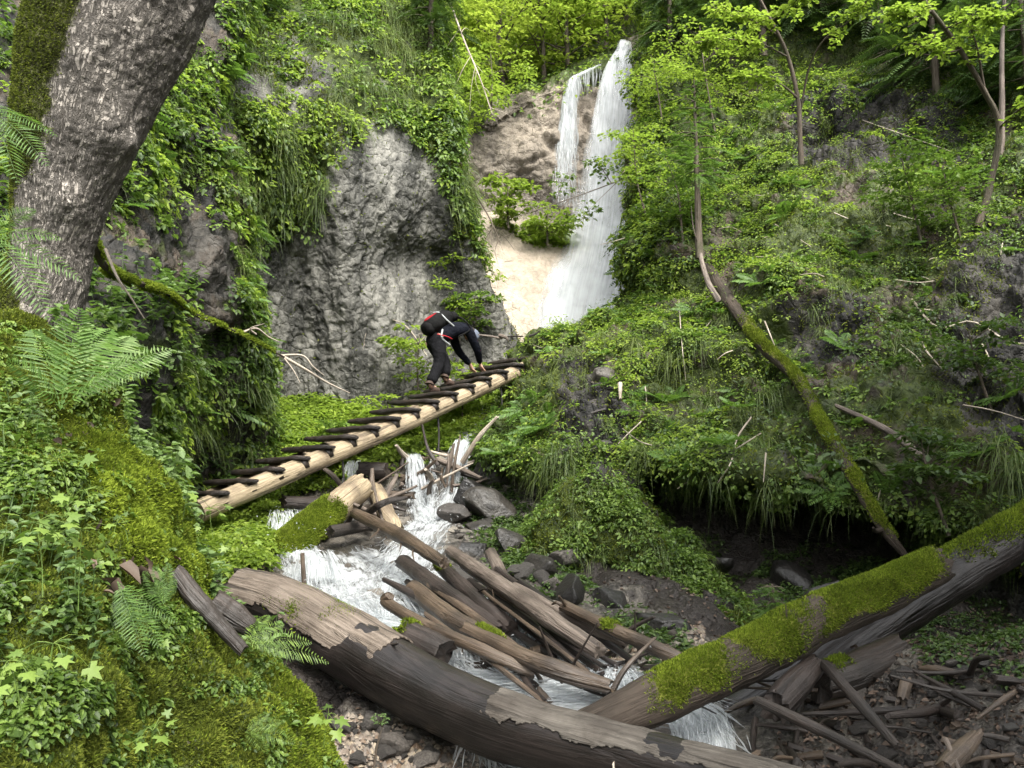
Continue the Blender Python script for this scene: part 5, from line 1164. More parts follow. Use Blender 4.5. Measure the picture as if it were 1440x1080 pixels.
for i, (px, py, Y) in enumerate(spots):
    b = P(px, py, Y); broad_tree(['light green broadleaved tree leaning over the rock wall', 'deep green broadleaved tree in the wooded hollow', 'yellow green bushy tree on the hill above the waterfall', 'light green broadleaved tree leaning over the rock wall'][i % 4], b - UP * 1.2, 2.8 + 1.6 * R.rand() + (Y - 25) * .10, 1.1 + .7 * R.rand() + (Y - 25) * .04, 26, .15 + .004 * (Y - 25), M[mats[i % 4]], HT, (R.normal() * .4, -.5), 70)
# ---- dark spruces on the upper right slope
def spruce(label, base, h, r, group, mat='conifer', tiers=16, name='spruce_tree', per=7, start=.12, dens=16, sparse=1.):
    base = np.asarray(base, float); o = empty(name, tuple(base), label, 'tree', group); specs = [stemtube([base - UP * .2, base + UP * h * .5, base + UP * h], .012 * h + .03, .01, 9)[0]]
    k = Cards(); Bs, Ds, Ls = [], [], []
    for i in range(tiers):
        t = start + (1 - start) * (i + R.rand() * .6) / tiers; L = r * (1.04 - t) ** .8 + .08
        for j in range(per):
            a = R.rand() * 6.28; d = np.array([math.cos(a), math.sin(a), .12 - .45 * (1 - t) * R.rand()]); s = base + UP * h * t
            l = L * (.65 + .5 * R.rand()); Bs.append(s); Ds.append(d); Ls.append(l)
            if j % 2 == 0: specs.append(stemtube([s, s + d * l * .5, s + d * l - UP * l * .22], .008 + .004 * h * .3, .003, 5, n=6)[0])
    Bs, Ds, Ls = np.array(Bs), np.array(Ds), np.array(Ls)
    for rep in range(2):                              # flat sprays along every bough
        for t in (.15, .4, .65):
            d2 = nrm(Ds + rnd(len(Ds)) * .35); k.fern(Bs + Ds * (Ls * t)[:, None] - UP * (Ls * t * t * .2)[:, None], d2, UP + rnd(len(Ds)) * .3, Ls * (.55 + .2 * R.rand(len(Ds))) * sparse, m=16, pw=.20, curve=.5, pinw=.24)
    child('trunk', tubes_mesh('trunk', specs, M['bark_thin']), o); child('crown', k.mesh('crown', M[mat]), o); return o
SPG = 'dark spruces on the upper slope'
for i, (px, py, h, r) in enumerate([(1010, 75, 4.0, 1.0), (1075, 60, 4.4, 1.2), (1165, 45, 4.5, 1.3), (1235, 70, 4., 1.2), (1310, 120, 3.2, 1.2), (1375, 90, 4., 1.2), (1440, 150, 3., 1.2), (1180, -20, 5, 1.4), (1040, 0, 5, 1.4), (1330, 0, 5, 1.4), (1450, 20, 5, 1.4), (950, 60, 3, .8)]):
    p, n = pick(S_right, px, py, 9.); spruce('dark green spruce with drooping boughs on the shady upper slope', p, h, r, SPG)
cl_ = 'young conifers on the rim of the grey cliff'
for i, (px, py, h, r) in enumerate([(350, 20, 2.0, .6), (310, -20, 2.4, .7), (600, 60, 2.6, .7)]):
    p, n = pick(S_cliff, px, py, 10.); spruce('grey green conifer hanging over the rim of the grey cliff', p, h, r, cl_, tiers=12)
# ---- unseen trees added beside the camera, their crowns shade the lower right
for i, (x, y, h) in enumerate([(5.2, .6, 8.5), (6.6, 3.4, 8.5), (4.4, -1.2, 8.5), (5.2, 4.6, 9.), (4.6, 2.4, 9.)]):
    broad_tree('unseen broadleaved tree added beside the camera to shade the lower right', (x, y, float(zg(x, y))), h, 2.3, 70, .16, M['leaf_dark'], 'unseen shade trees beside the camera', (-.3, 0), 80, r0=.16, low=.5)
# ---- saplings
def sapling(name, label, stem, r, branches, leafL, mat, dens=22, cat='tree', group=None, barkm='bark_thin', spread=.10, clus=.07, twigs=0):
    S = world(stem); o = empty(name, tuple(S[0]), label, cat, group); specs = [stemtube(S, r, r * .45, 10, n=len(S) * 10)[0]]; k = Cards()
    for (br, rb, leafy) in branches:
        W = world(br); (g, u), A = stemtube(W, rb, rb * .3, 6, n=len(W) * 8); specs.append((g, u))
        m = len(A)
        for t in range(twigs):
            a = A[int(m * (.3 + .68 * R.rand()))]; d = nrm(rnd(1)[0] + nrm(A[-1] - A[0]) * .8) * (.15 + .3 * R.rand()); specs.append(stemtube([a, a + d * .5 + rnd(1)[0] * .02, a + d - UP * .04], rb * .35, rb * .1, 5, n=6)[0])
        if leafy:
            i0 = int(m * leafy[0]); nn = int(dens * leafy[1]); idx = i0 + (R.rand(nn) ** .8 * (m - i0 - 1)).astype(int)
            c = A[idx] + rnd(nn) * np.array([spread, spread, spread * .6])
            clump(k, c, np.tile(UP, (nn, 1)), 9, clus, leafL, leafL * .62, upw=.9, kind='leaf', flat=.3, droop=.3)
            specs_t = [stemtube([A[i], (A[i] + q) / 2, q], rb * .25 + .001, .0015, 4, n=4, noise_=0)[0] for i, q in zip(idx[:40], c[:40])]; specs += specs_t
    child('trunk', tubes_mesh('trunk', specs, M[barkm]), o)
    if k.V: child('crown', k.mesh('crown', mat), o)
    return o
sapling('beech_sapling', 'slender forked sapling with airy bright leaves above the rock outcrop', [(1127, 232, 13.6), (1125, 190, 13.5), (1122, 140, 13.4), (1108, 80, 13.2), (1085, 30, 13.), (1058, -20, 12.9)], .045,
    [([(1124, 140, 13.4), (1100, 120, 13.2), (1065, 105, 12.9), (1030, 110, 12.7)], .02, (.35, 2.2)), ([(1125, 160, 13.5), (1138, 95, 13.1), (1160, 55, 12.7), (1200, 25, 12.4), (1225, -10, 12.2)], .02, (.4, 2.)),
     ([(1108, 80, 13.2), (1070, 62, 12.8), (1020, 55, 12.5), (975, 60, 12.3)], .016, (.2, 3.)), ([(1095, 50, 13.1), (1050, 25, 12.7), (1000, 10, 12.4)], .014, (.2, 3.)), ([(1085, 30, 13), (1120, 0, 12.5), (1150, -20, 12.2)], .014, (.2, 2.))], .075, M['leaf_bright'], 16)
sapling('leaning_sapling', 'leaning sapling with bright leaves at the top right, its bent foot showing reddish bark', [(1375, 320, 11.6), (1392, 262, 11.6), (1405, 180, 11.5), (1385, 130, 11.3), (1350, 70, 11.), (1310, 15, 10.7), (1280, -30, 10.5)], .05,
    [([(1350, 70, 11), (1320, 75, 10.7), (1285, 60, 10.5)], .014, (.2, 1.5)), ([(1385, 130, 11.3), (1372, 60, 10.9), (1350, 10, 10.6)], .018, (.3, 2.2)), ([(1310, 15, 10.7), (1280, 25, 10.4), (1250, 15, 10.3)], .012, (.1, 2)), ([(1405, 180, 11.5), (1440, 150, 11), (1490, 130, 10.8)], .02, (.4, 2)), ([(1330, 40, 10.8), (1370, 25, 10.4), (1420, 20, 10.2)], .012, (.2, 2))], .07, M['leaf_bright'], 16)
sapling('grey_sapling', 'straight thin grey sapling standing at the right edge behind the leaning one', [(1408, 240, 12.6), (1409, 150, 12.5), (1409, 70, 12.4), (1414, -30, 12.3)], .05, [([(1409, 20, 12.4), (1440, -20, 12)], .012, (.2, 1))], .06, M['leaf'], 10, barkm='wood_grey')
sapling('broken_branch', 'thin pale leafless branch with a few leaves, reaching across the waterfall', [(905, 240, 15.5), (860, 258, 15.4), (800, 280, 15.4), (740, 300, 15.5), (722, 306, 15.5)], .012,
    [([(870, 254, 15.4), (838, 285, 15.2), (815, 312, 15.1)], .008, (.5, .5)), ([(860, 258, 15.4), (845, 235, 15.2), (835, 225, 15.1)], .01, (.2, 1.2)), ([(800, 280, 15.4), (770, 320, 15.3)], .010, None), ([(780, 288, 15.4), (790, 262, 15.3), (800, 240, 15.2)], .010, (.3, .8))], .07, M['leaf'], 14, 'branch', barkm='wood_grey')
# the young spruce with the bent foot, centre right
pS, _ = pick(S_right, 1000, 400, 12.)
yb = spruce('slim young spruce with feathery light boughs standing at the corner beside the waterfall', P(983, 345, 12.7), 2.6, .75, None, 'fern', tiers=13, name='young_spruce', per=6, start=.38, sparse=.8)
sapling('bent_trunk', 'thin bare curved trunk at the foot of the slim young spruce', [(1012, 425, 12.3), (995, 395, 12.4), (984, 350, 12.7), (982, 290, 12.7)], .05, [([(984, 350, 12.7), (975, 320, 12.6), (972, 290, 12.6)], .012, None)], .05, M['leaf'], 10, 'trunk', barkm='wood_grey')
# bushy leaves around it
for i, (px, py, h, cr, m, lab) in enumerate([(930, 190, 1.6, .75, 'leaf_bright', 'yellow green bush beside the top of the fall'), (960, 330, 1.2, .5, 'leaf', 'small dense bush under the slim young spruce'), (905, 300, 1.5, .55, 'leaf_bright', 'bright bush hanging over the right edge of the fall'), (1000, 170, 1.9, .8, 'leaf_bright', 'airy bright bush left of the forked sapling'), (1290, 320, 1., .6, 'leaf', 'dense green bush in the middle of the right slope'), (1350, 330, .9, .6, 'leaf', 'green bush at the foot of the leaning sapling'), (1390, 560, .7, .5, 'leaf_dark', 'dark low bush by the grey outcrop'), (1330, 720, .7, .45, 'leaf_dark', 'dark leafy bush under the right slope')]):
    p, n = pick(S_right, px, py, 9.); broad_tree(lab, p + n * .05, h, cr, 22, .07, M[m], None, (-.25, -.1), 46, 'bush', .02, .15)
for i, (px, py, Y, h, cr, lab, m) in enumerate([(645, 470, 15.4, 1.35, .62, 'light green bush against the cliff behind the climber', 'leaf_bright'), (668, 470, 15.3, .8, .45, 'small bush right behind the climber\'s shoulders', 'leaf'), (590, 560, 13.9, 1.1, .55, 'green bush below the climber on the far side of the ladder', 'leaf_bright'), (650, 580, 14.2, .8, .5, 'low bush under the upper half of the ladder', 'leaf_bright'), (545, 625, 13.4, .7, .5, 'low leafy bush beneath the middle of the ladder', 'leaf_bright'), (470, 640, 13., .5, .45, 'low leafy bush at the cliff foot left of the cascade', 'leaf')]):
    broad_tree(lab, P(px, py, Y) - UP * .1, h, cr, 24, .075, M[m], None, (0, -.1), 46, 'bush', .02, .1)
for i, (px, py, Y, h, cr, lab, m) in enumerate([(715, 305, 21.9, 1.0, .6, 'bright bush sprouting from the ledge in the waterfall wall', 'leaf_bright'), (770, 330, 22.2, .6, .9, 'flat leafy bush on the shelf beside the fall', 'leaf_bright'), (690, 160, 23.6, 1.8, 1.1, 'hanging bush above the bare brown rock', 'leaf_bright'), (640, 200, 22.6, 2.0, 1.0, 'pale green bush left of the bare brown rock', 'leaf_bright')]):
    broad_tree(lab, P(px, py, Y) - UP * .1, h, cr, 24, .12, M[m], None, (0, -.2), 50, 'bush', .03, .1)
# ---- dead branches over the cliff corner
def deadbranch(label, pts, r, ntw, group=None, mat='twig_pale', name='dead_branch', tw=(.2, .6), down=.5):
    W = world(pts); (g, u), A = stemtube(W, r, r * .3, 8, n=len(W) * 9); o = solo(name, tubes_mesh(name, [(g, u)], M[mat], {'moss': np.zeros(g.shape[0] * g.shape[1] + 2 * g.shape[1])}), W[0], label, 'branch', group)
    specs = []
    for i in range(ntw):
        a = A[int(len(A) * (.2 + .78 * R.rand()))]; d = nrm(rnd(1)[0] * .7 + nrm(A[-1] - A[0]) * .8 - UP * down) * (tw[0] + tw[1] * R.rand()); specs.append(stemtube([a, a + d * .5 + rnd(1)[0] * .04, a + d - UP * .05], r * .35, r * .1, 5, n=7)[0])
    if specs: child('twig', tubes_mesh('twig', specs, M[mat]), o)
    return o
DB = 'dead branches over the cliff corner'
deadbranch('dead grey branch hanging down beside the cliff corner, lowest of several', [(640, 215, 15.2), (665, 265, 15.), (690, 310, 14.9), (704, 342, 14.8)], .02, 14, DB, 'bark_thin')
deadbranch('long thin dead branch swinging from the trees down past the cliff corner', [(625, -20, 15.6), (650, 50, 15.3), (675, 110, 15.1), (692, 160, 15)], .022, 12, DB)
deadbranch('dead fanned twigs left of the long thin dead branch', [(600, -30, 15.8), (610, 30, 15.6), (622, 80, 15.5)], .02, 8, DB)
deadbranch('pale bent twig arching from the cliff foot behind the climber', [(600, 500, 14.3), (570, 458, 14.3), (530, 450, 14.2), (510, 490, 14.1)], .012, 3, None)
deadbranch('pale dead twig sticking out at the climber\'s back', [(560, 488, 14.), (592, 480, 13.9), (600, 470, 13.8)], .012, 4, None, down=0)
deadbranch('pale broken pole lying along the foot of the grey cliff', [(500, 605, 14.), (540, 585, 14.2), (570, 560, 14.3)], .03, 2, None)
# mossy branch at left
mb = deadbranch('long mossy branch drooping from behind the leaning tree across the cliff face', [(130, 340, 5.2), (148, 375, 5.6), (185, 395, 6.1), (235, 412, 6.8), (270, 440, 7.3), (330, 466, 7.9), (375, 490, 8.3), (400, 502, 8.6)], .028, 0, None, 'bark_mossy')
for nm, pts, r in (('twig', [(395, 500, 8.6), (430, 520, 8.7), (460, 538, 8.8), (492, 553, 8.9)], .02), ('twig', [(390, 500, 8.6), (425, 500, 8.7), (440, 515, 8.7), (456, 528, 8.7)], .013), ('twig', [(340, 468, 8), (360, 462, 8.1), (378, 474, 8.2), (392, 480, 8.2)], .014), ('twig', [(398, 502, 8.6), (412, 520, 8.6), (422, 538, 8.6)], .010), ('twig', [(360, 470, 8.1), (352, 462, 8), (372, 455, 8)], .010)):
    g, A = stemtube(world(pts), r, r * .3, 6); child(nm, tubes_mesh(nm, [g], M['twig_pale']), mb)
(g, u), A = stemtube(world([(130, 340, 5.2), (148, 375, 5.6), (185, 395, 6.1), (235, 412, 6.8), (270, 440, 7.3), (330, 466, 7.9), (385, 495, 8.4)]), .031, .014, 12, n=90)
cd = Cards(); s_ = Surf(g); c = A[:, None]; s_.N = nrm(g - c); p, n, _ = s_.sample(9000, lambda px, py, c, n: (patchy(c, 5., -.25, .2) * (n[..., 2] > -.6))); cd.kite(p, n * .7 + rnd(len(p)) * .5, rnd(len(p)), .03, .01); child('moss', cd.mesh('moss', M['moss']), mb)
deadbranch('thin whitish root hanging below the mossy branch', [(148, 350, 5.), (165, 390, 5.), (185, 420, 5.05), (203, 448, 5.1)], .010, 0, None)
# fallen mossy trunk down the right slope
def on(S, lst, off=.08): return np.array([(lambda a: a[0] + a[1] * off)(pick(S, x, y, 9.)) for x, y in lst])
make_log('rotten_log', 'rotten mossy trunk lying down the right slope, its tip over the dark undercut', on(S_right, [(995, 375), (1030, 425), (1065, 480), (1110, 535), (1150, 600), (1190, 665)], .1).tolist() + [P(1240, 738, 8.7).tolist(), P(1280, 790, 8.6).tolist()], [.085, .09, .085, .075, .075, .07, .055, .025], M['bark_mossy'], 'fallen log', n=110, noise_=.2, jag=.8,
    moss=[(.22, .48), (.5, .66), (.68, .9)], top=.1, mossden=16000, stubs=[(.88, (1228, 742, 8.5), .03, 'broken_branch')])
make_log('dead_pole', 'thin pale pole lying on the right slope beside the rotten mossy trunk', on(S_right, [(1172, 568), (1245, 605), (1300, 655)], .08), [.025, .035, .04], M['wood_grey'], 'pole', sides=9)
TW = 'bare twigs on the right slope'
for i, (pts, r) in enumerate([([(1285, 480), (1300, 500), (1322, 522)], .012), ([(1280, 425), (1320, 455), (1360, 452), (1410, 475), (1445, 485)], .016), ([(1330, 648), (1322, 670)], .008), ([(1050, 588), (1035, 615), (1020, 650), (1018, 680)], .012), ([(1065, 610), (1040, 632)], .01), ([(1228, 700), (1235, 690)], .01), ([(872, 540), (875, 560)], .03), ([(955, 420), (956, 480), (960, 530)], .008), ([(1075, 640), (1068, 680)], .009), ([(1210, 165), (1330, 210)], .01), ([(1170, 300), (1230, 330)], .012), ([(1070, 455), (1095, 500)], .01)]):
    W = on(S_right, pts, .09); make_log('bare_twig', 'thin bare twig lying among the plants of the right slope', W, [r, r * .8, r * .5], M['twig_pale'], 'twig', TW, sides=6, n=16, noise_=.1)
p, n, _ = S_right.sample(70, lambda px, py, c, n: (px < 1440) * (py < 760) * (py > 180) * 1.)
for i in range(70):
    d = nrm(rnd(1)[0] * np.array([1, .5, .4]) + np.array([.5, -.3, -.6])) * (.2 + .5 * R.rand()); a = p[i] + n[i] * .07
    make_log('bare_twig', 'thin bare twig lying among the plants of the right slope', [a, a + d * .5 + rnd(1)[0] * .03, a + d], [.009, .007, .004], M['twig_pale'], 'twig', TW, sides=5, n=9, noise_=.05)
# ---- ferns and seedlings close to the camera
def fern_plant(label, base, fronds, mat='fern', group='ferns on the near bank', m=24, pw=.22, curve=.45):
    """fronds: list of (tip px, tip py, tip Y)"""
    b = P(*base); o = empty('fern', tuple(b), label, 'fern', group)
    for (x, y, Y) in fronds:
        t = P(x, y, Y); L = np.linalg.norm(t - b) * 1.12; up = UP * L * .28
        k = Cards(); d = (t + up - b)[None]; view = nrm(-b)[None]; k.fern(b[None], d, view * .8 + UP * .7 + rnd(1) * .15, np.array([L]), m=m, pw=pw, curve=curve, pinw=.16)
        child('frond', k.mesh('frond', M[mat]), o)
    return o
fern_plant('tall fern with upright fronds rising from the crest of the near bank', (85, 575, 2.75), [(165, 440, 3.1), (120, 405, 2.7), (45, 440, 2.9), (215, 490, 2.7), (15, 505, 2.5)])
fern_plant('feathery fern spreading right of the tall fern', (110, 560, 3.1), [(205, 520, 2.9), (190, 455, 3.5), (245, 480, 3.2)], 'leaf_blue', m=24)
fern_plant('drooping fern at the left edge beside the mossy trunk', (-20, 150, 2.6), [(60, 185, 2.6), (40, 215, 2.55), (30, 160, 2.7), (10, 230, 2.5)])
fern_plant('fern fanning out left of the foot of the leaning tree', (-15, 330, 2.7), [(75, 335, 2.7), (88, 385, 2.75), (55, 290, 2.75), (40, 420, 2.6)])
fern_plant('little fern hanging down the moss below the withered leaves', (165, 818, 2.42), [(205, 905, 2.4), (178, 900, 2.38), (225, 880, 2.45), (190, 915, 2.35)], curve=.1)
fern_plant('tiny fern standing beside the withered leaves', (230, 850, 2.75), [(215, 795, 2.75), (238, 790, 2.78), (250, 815, 2.8), (200, 805, 2.7)], curve=.25)
fern_plant('fern leaning over the huge trunk from the bank', (345, 905, 3.2), [(400, 875, 3.3), (430, 905, 3.3), (410, 925, 3.2), (380, 860, 3.35), (445, 930, 3.3)], 'leaf')
fern_plant('fern at the lower right corner of the near bank', (345, 1030, 2.9), [(395, 1015, 2.9), (405, 1045, 2.85), (370, 1055, 2.8), (380, 1000, 2.95)], 'leaf')
def seedling(label, stem, nleaf, L, spread, group='leafy seedlings on the near bank', mat='leaf', kind='maple'):
    a, b = P(*stem[0]), P(*stem[1]); o = empty('maple_seedling', tuple(a), label, 'seedling', group)
    k = Cards(); ph = np.arange(nleaf) * 2.4 + R.rand(); rr = spread * (.5 + .5 * R.rand(nleaf)); tips = b + np.stack([np.cos(ph) * rr, np.sin(ph) * rr, -.3 * rr + .02 * rnd(nleaf, 1)[:, 0]], 1)
    specs = [stemtube([a, (a + b) / 2 + rnd(1)[0] * .005, b], .0013, .0009, 5, n=6, noise_=0)[0]] + [stemtube([b, (b + t) / 2 + UP * .01, t], .0008, .0006, 4, n=5, noise_=0)[0] for t in tips]
    child('stem', tubes_mesh('stem', specs, M['leaf']), o)
    d = tips - b + np.array([0, -.2, -.1]) * spread; getattr(k, kind)(tips, d, np.tile(UP + nrm(-b) * .35, (nleaf, 1)) + rnd(nleaf) * .35, L * .66 * (.5 + .7 * R.rand(nleaf))) if kind == 'maple' else k.leaf(tips, d, UP + rnd(nleaf) * .2, L * np.ones(nleaf), L * .6 * np.ones(nleaf))
    child('leaves', k.mesh('leaves', M[mat]), o)
SD = [((110, 860, 2.0), (115, 745, 2.0), 7, .055, .07, 'tall seedling with layered lobed leaves at the left of the near bank'), ((60, 840, 1.9), (50, 735, 1.9), 7, .05, .075, 'seedling left of the tall layered one'), ((60, 990, 1.75), (75, 905, 1.75), 7, .05, .07, 'seedling with broad lobed leaves low on the left'),
      ((30, 1000, 1.7), (10, 930, 1.7), 6, .055, .06, 'seedling cut by the left edge of the photo'), ((215, 1080, 1.75), (215, 1028, 1.72), 4, .042, .025, 'single pale seedling at the bottom of the moss'), ((95, 690, 2.4), (80, 645, 2.4), 5, .055, .07, 'broad leaved seedling just under the tall fern'),
      ((180, 760, 2.4), (165, 735, 2.4), 4, .035, .035, 'small seedling below the bright moss cushion'), ((455, 1050, 3.0), (462, 1005, 3.0), 5, .06, .05, 'seedling on the right edge of the near bank'), ((225, 925, 2.45), (222, 895, 2.45), 4, .04, .03, 'little seedling right of the hanging fern'), ((330, 790, 3.3), (335, 745, 3.3), 6, .06, .07, 'bright seedling behind the crest near the ladder foot'), ((300, 760, 3.4), (295, 715, 3.4), 6, .06, .07, 'leafy seedling at the ladder foot'), ((50, 800, 2.1), (120, 690, 2.1), 6, .045, .06, 'arching seedling between the tall fern and the layered seedling')]
for a, b, nl, L, sp, lab in SD: seedling(lab, (a, b), nl + 3, L, sp)
# withered leaves on the moss
wl = []
for i in range(9):
    x, y = 145 + 65 * R.rand(), 798 + 26 * R.rand(); p, n = pick(S_bank, x, y, 6.)
    k = Cards(); d = rnd(1) * np.array([1, .6, .3]) + np.array([.5, -.3, -.1]); k.leaf((p + n * .02)[None], d, (n + rnd(1)[0] * .5)[None], .06 + .03 * R.rand(1), .035 + .015 * R.rand(1), fold=.35, droop=.4)
    solo('withered_leaf', k.mesh('withered_leaf', M['litter']), p, 'curled brown withered leaf in the heap on the near moss', 'leaf', 'withered leaves on the moss')
# umbel plant in front of the huge trunk
sapling('umbel_plant', 'thin herb with a round seed head in front of the huge trunk', [(525, 1085, 4.2), (530, 1050, 4.2), (538, 1022, 4.2)], .005, [([(538, 1022, 4.2), (534 + 9 * math.cos(a), 1010 + 7 * math.sin(a), 4.2 + .03 * math.sin(3 * a))], .002, (.8, .12)) for a in np.arange(0, 6.2, .6)], .012, M['leaf_blue'], 10, 'herb', spread=.004, clus=.008, barkm='bark_thin')
p0 = P(1078, 905, 7.2); spruce('tiny spruce seedling growing behind the bright mossy log', P(1090, 925, 6.6), .52, .24, None, 'fern', tiers=9, name='spruce_seedling', per=6, start=.25)
# grass tufts along the slope that stand out singly
TG = 'hanging grass tufts on the right slope'
for i, (px, py, L) in enumerate([(890, 485, .5), (940, 500, .45), (1075, 560, .5), (985, 480, .4), (800, 640, .4), (770, 650, .4), (905, 640, .35), (1060, 620, .4), (1395, 630, .5), (1420, 660, .45), (1260, 480, .35), (1000, 560, .4), (850, 470, .4)]):
    p, n = pick(S_right, px, py, 9.); k = Cards(); tufts(k, p[None], n[None], 110, L, .008, droop=1.4, r=.06); solo('grass_tuft', k.mesh('grass_tuft', M['grass']), p, 'fine hanging grass tuft standing out on the right slope', 'grass', TG)
FP = 'ferns on the right slope'
for i, (px, py, L) in enumerate([(730, 580, .4), (700, 640, .35), (760, 600, .35), (1180, 490, .4), (1060, 400, .4), (1010, 620, .35), (1240, 700, .35), (1370, 640, .35), (1420, 560, .35), (1200, 360, .4), (1330, 250, .45), (1100, 300, .4), (930, 560, .35), (840, 690, .3), (1165, 690, .35), (1300, 780, .35)]):
    p, n = pick(S_right, px, py, 9.); k = Cards(); ferns_at(k, p[None], n[None], 9, L * 1.2, m=14); solo('slope_fern', k.mesh('slope_fern', M['fern']), p, 'arching fern growing on the right slope', 'fern', FP)

# ================================================================== the climber
def skinned(name, joints, edges, radii, mat, sub=2, root=0):
    me = bpy.data.meshes.new(name); me.from_pydata([tuple(j) for j in joints], edges, []); o = bpy.data.objects.new(name, me); COL.objects.link(o)
    m = o.modifiers.new('Skin', 'SKIN'); m.use_smooth_shade = True
    sv = me.skin_vertices[0].data
    for i, r in enumerate(radii): sv[i].radius = (r, r) if np.isscalar(r) else r
    sv[root].use_root = True
    s = o.modifiers.new('Sub', 'SUBSURF'); s.levels = sub; s.render_levels = sub
    dg = bpy.context.evaluated_depsgraph_get(); ev = o.evaluated_get(dg); nm = bpy.data.meshes.new_from_object(ev); nm.name = name
    bpy.data.objects.remove(o); bpy.data.meshes.remove(me); nm.materials.clear(); nm.materials.append(mat)
    nm.polygons.foreach_set('use_smooth', np.ones(len(nm.polygons), bool)); nm.update(); return nm
def rung_top(t, s): return LA + (LB - LA) * t + lup * .135 + lside * s + UP * .026
def toY(px, py, Y): return P(px, py, Y)
t1, t2, t3 = .02 + .975 * 10 / 15, .02 + .975 * 11 / 15, .02 + .975 * 13 / 15
footN = rung_top(t1, .34); footF = rung_top(t2, .40); handN = rung_top(t3, .36) + UP * .02; handF = rung_top(t3, .56) + UP * .02
fx, fy = project(footN); print('foot', fx, fy, project(footF), project(handN), project(handF), footN)
fwd = nrm(ld * np.array([1, 1, 0]))
Yc = (footN[1] + footF[1]) / 2
ankN = footN + UP * .10 - fwd * .02; ankF = footF + UP * .10 - fwd * .02
pel = P(611, 479, Yc + .05); hipN = pel - lside * .10 - UP * .02; hipF = pel + lside * .10 - UP * .02
kneeN = (hipN + ankN) / 2 + fwd * .10 + UP * .02; kneeF = (hipF + ankF) / 2 + fwd * .17
chest = P(644, 461, Yc + .22); spine = (pel + chest) / 2 + UP * .05; neck = P(653, 463, Yc + .30); head = P(660, 470, Yc + .36)
shN = chest - lside * .18 + fwd * .03 - UP * .02; shF = chest + lside * .18 + fwd * .03 - UP * .02
elN = (shN + handN) / 2 + fwd * .02 - lside * .05 - UP * .03; elF = (shF + handF) / 2 - fwd * .05 + lside * .03
wrN = handN + UP * .09 - fwd * .03; wrF = handF + UP * .09 - fwd * .03
person = empty('person', tuple(footN), 'climber in dark clothes bent double, going up the ladder on hands and feet', 'person')
J = [pel, spine, chest, neck, head - (head - neck) * .25, head + nrm(head - neck) * .06, hipN, kneeN, ankN, footN + fwd * .14 + UP * .03, hipF, kneeF, ankF, footF + fwd * .14 + UP * .03, shN, elN, wrN, shF, elF, wrF]
E = [(0, 1), (1, 2), (2, 3), (3, 4), (4, 5), (0, 6), (6, 7), (7, 8), (8, 9), (0, 10), (10, 11), (11, 12), (12, 13), (2, 14), (14, 15), (15, 16), (2, 17), (17, 18), (18, 19)]
Rd = [.09, .09, .11, .055, .085, .08, .085, .058, .042, .035, .085, .058, .042, .035, .06, .042, .028, .06, .042, .028]
def hand(w, tip, sgn):
    base = len(J); pal = w + (tip - w) * .55; J.append(pal); E.append((16 if sgn < 0 else 19, base)); Rd.append((.036, .020))
    for i in range(4):
        off = lside * (-.03 + .02 * i); k1 = tip + off + fwd * .02 + UP * .012; k2 = tip + off + fwd * (.055 - .006 * abs(i - 1.3)) - UP * .004; k3 = tip + off + fwd * .065 - UP * .03
        n0 = len(J); J.extend([k1, k2, k3]); E.extend([(base, n0), (n0, n0 + 1), (n0 + 1, n0 + 2)]); Rd.extend([.0095, .009, .007])
    n0 = len(J); th = tip + lside * .05 * sgn; J.extend([pal + lside * .035 * sgn, th + fwd * .02 - UP * .01]); E.extend([(base, n0), (n0, n0 + 1)]); Rd.extend([.011, .008])
hand(wrN, handN, -1); hand(wrF, handF, 1)
# face: nose, chin, ears
ax = nrm(head - neck); face = nrm(np.cross(lside, ax)); face = face if face[2] < 0 else -face
hc = head + ax * .02
for q, r in ((hc + face * .10, .012), (hc + face * .085 - ax * .06, .02), (hc + lside * .085, .014), (hc - lside * .085, .014)):
    J.append(q); E.append((5, len(J) - 1)); Rd.append(r)
child('body', skinned('body', J, E, Rd, M['skin']), person)
def ell(c, r, axes, mat, name, sub=3, noise_=.0):
    bm = bmesh.new(); bmesh.ops.create_icosphere(bm, subdivisions=sub, radius=1.); me = bpy.data.meshes.new(name); bm.to_mesh(me); bm.free()
    v = np.empty(len(me.vertices) * 3, np.float32); me.vertices.foreach_get('co', v); v = v.reshape(-1, 3); v = np.sign(v) * np.abs(v) ** .8
    w_ = c + sum(v[:, i:i + 1] * r[i] * axes[i] for i in range(3)); w_ = w_ + noise_ * fbm(w_, 9., 3)[:, None] * nrm(w_ - c)
    me.vertices.foreach_set('co', w_.astype(np.float32).ravel()); me.polygons.foreach_set('use_smooth', np.ones(len(me.polygons), bool)); me.materials.append(mat); me.update(); return me
for s, nm in ((1, 0), (-1, 0)): child('eye', ell(hc + face * .088 + lside * .032 * s + ax * .015, (.012, .012, .012), (lside, face, ax), M['hair'], 'eye', 2), person)
child('mouth', ell(hc + face * .092 - ax * .035, (.022, .008, .006), (lside, face, ax), M['red_trim'], 'mouth', 2), person)
child('hair', ell(hc - face * .02 - ax * .01, (.098, .095, .10), (lside, face, ax), M['hair'], 'hair'), person)
child('cap', ell(hc - face * .022 + ax * .025, (.107, .10, .10), (lside, face, ax), M['cap'], 'cap'), person)
child('trousers', skinned('trousers', [pel + (spine - pel) * .3, pel, hipN, (hipN + kneeN) / 2, kneeN, (kneeN + ankN) / 2, ankN + UP * .03, hipF, (hipF + kneeF) / 2, kneeF, (kneeF + ankF) / 2, ankF + UP * .03],
    [(0, 1), (1, 2), (2, 3), (3, 4), (4, 5), (5, 6), (1, 7), (7, 8), (8, 9), (9, 10), (10, 11)], [.15, .165, .125, .115, .092, .088, .082, .125, .115, .092, .088, .082], M['trousers'], 2, 1), person)
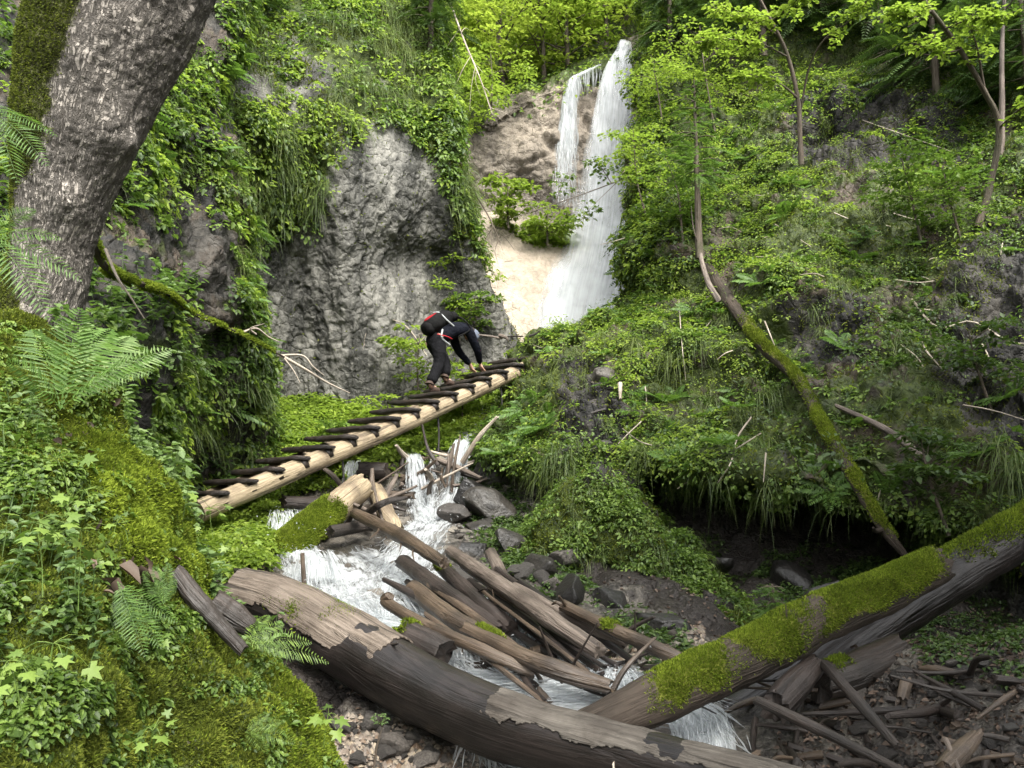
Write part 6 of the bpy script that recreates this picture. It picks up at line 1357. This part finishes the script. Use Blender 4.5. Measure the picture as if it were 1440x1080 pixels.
child('jacket', skinned('jacket', [pel + (spine - pel) * .25, spine, chest, chest + (neck - chest) * .6, shN, elN, wrN - (wrN - elN) * .05, shF, elF, wrF - (wrF - elF) * .05], [(0, 1), (1, 2), (2, 3), (2, 4), (4, 5), (5, 6), (2, 7), (7, 8), (8, 9)],
    [.165, .165, .175, .09, .088, .066, .046, .088, .066, .046], M['jacket'], 2, 2), person)
for f0 in (footN, footF):
    child('boot', skinned('boot', [f0 + UP * .17 - fwd * .03, f0 + UP * .06 - fwd * .05, f0 + UP * .045 + fwd * .06, f0 + UP * .04 + fwd * .16], [(0, 1), (1, 2), (2, 3)], [.062, .058, .05, .042], M['boot'], 2, 1), person)
for a, b in ((shN + UP * .06, elN), (pel - lside * .165 + UP * .06 - fwd * .1, pel - lside * .165 + UP * .02 + fwd * .16)):
    g, A = stemtube([a, (a + b) / 2 - lside * .06, b - lside * .05], .009, .007, 6); child('red_piping', tubes_mesh('red_piping', [g], M['red_trim']), person)
# backpack on the bent back
bk = nrm(chest - pel); bup = nrm(UP - bk * (UP @ bk)); bs = np.cross(bk, bup); bc = (pel * .55 + chest * .45) + bup * .22
pack = empty('backpack', tuple(bc - bup * .1), 'black backpack with a red lid and grey straps on the back of the climber', 'backpack')
child('pack_body', ell(bc, (.25, .17, .135), (bk, bs, bup), M['pack_black'], 'pack_body', 4, .02), pack)
child('lid', ell(bc - bk * .03 + bup * .065, (.17, .12, .075), (bk, bs, bup), M['pack_red'], 'lid', 4, .02), pack)
child('side_pocket', ell(bc + bk * .23 - bs * .02 * 0 - bup * .03, (.08, .13, .08), (bk, bs, bup), M['pack_black'], 'side_pocket', 3, .02), pack)
child('front_pocket', ell(bc - bk * .20 - bup * .02, (.09, .14, .11), (bk, bs, bup), M['pack_black'], 'front_pocket', 3, .02), pack)
def strap(nm, pts, r, mat):
    g, A = stemtube(pts, r, r, 8, n=24, noise_=.02); child(nm, tubes_mesh(nm, [g], mat), pack)
strap('compression_strap', [bc + bup * .155 + bs * .05 * s0 for s0 in (0,)] + [bc + bup * .13 - lside * .12, bc - lside * .19, bc - bup * .16 - lside * .17 + bk * .08], .012, M['strap_grey'])
strap('shoulder_strap', [bc + bk * .2 + bup * .02 - lside * .1, chest - lside * .20 + bup * .10, chest - lside * .22 - bup * .06, spine - lside * .19 - bup * .12], .012, M['pack_black'])
strap('hip_strap', [bc - bk * .1 - bup * .1 - lside * .14, pel - lside * .175 + bup * .02, pel - lside * .12 - bup * .14 + bk * .1], .014, M['strap_grey'])
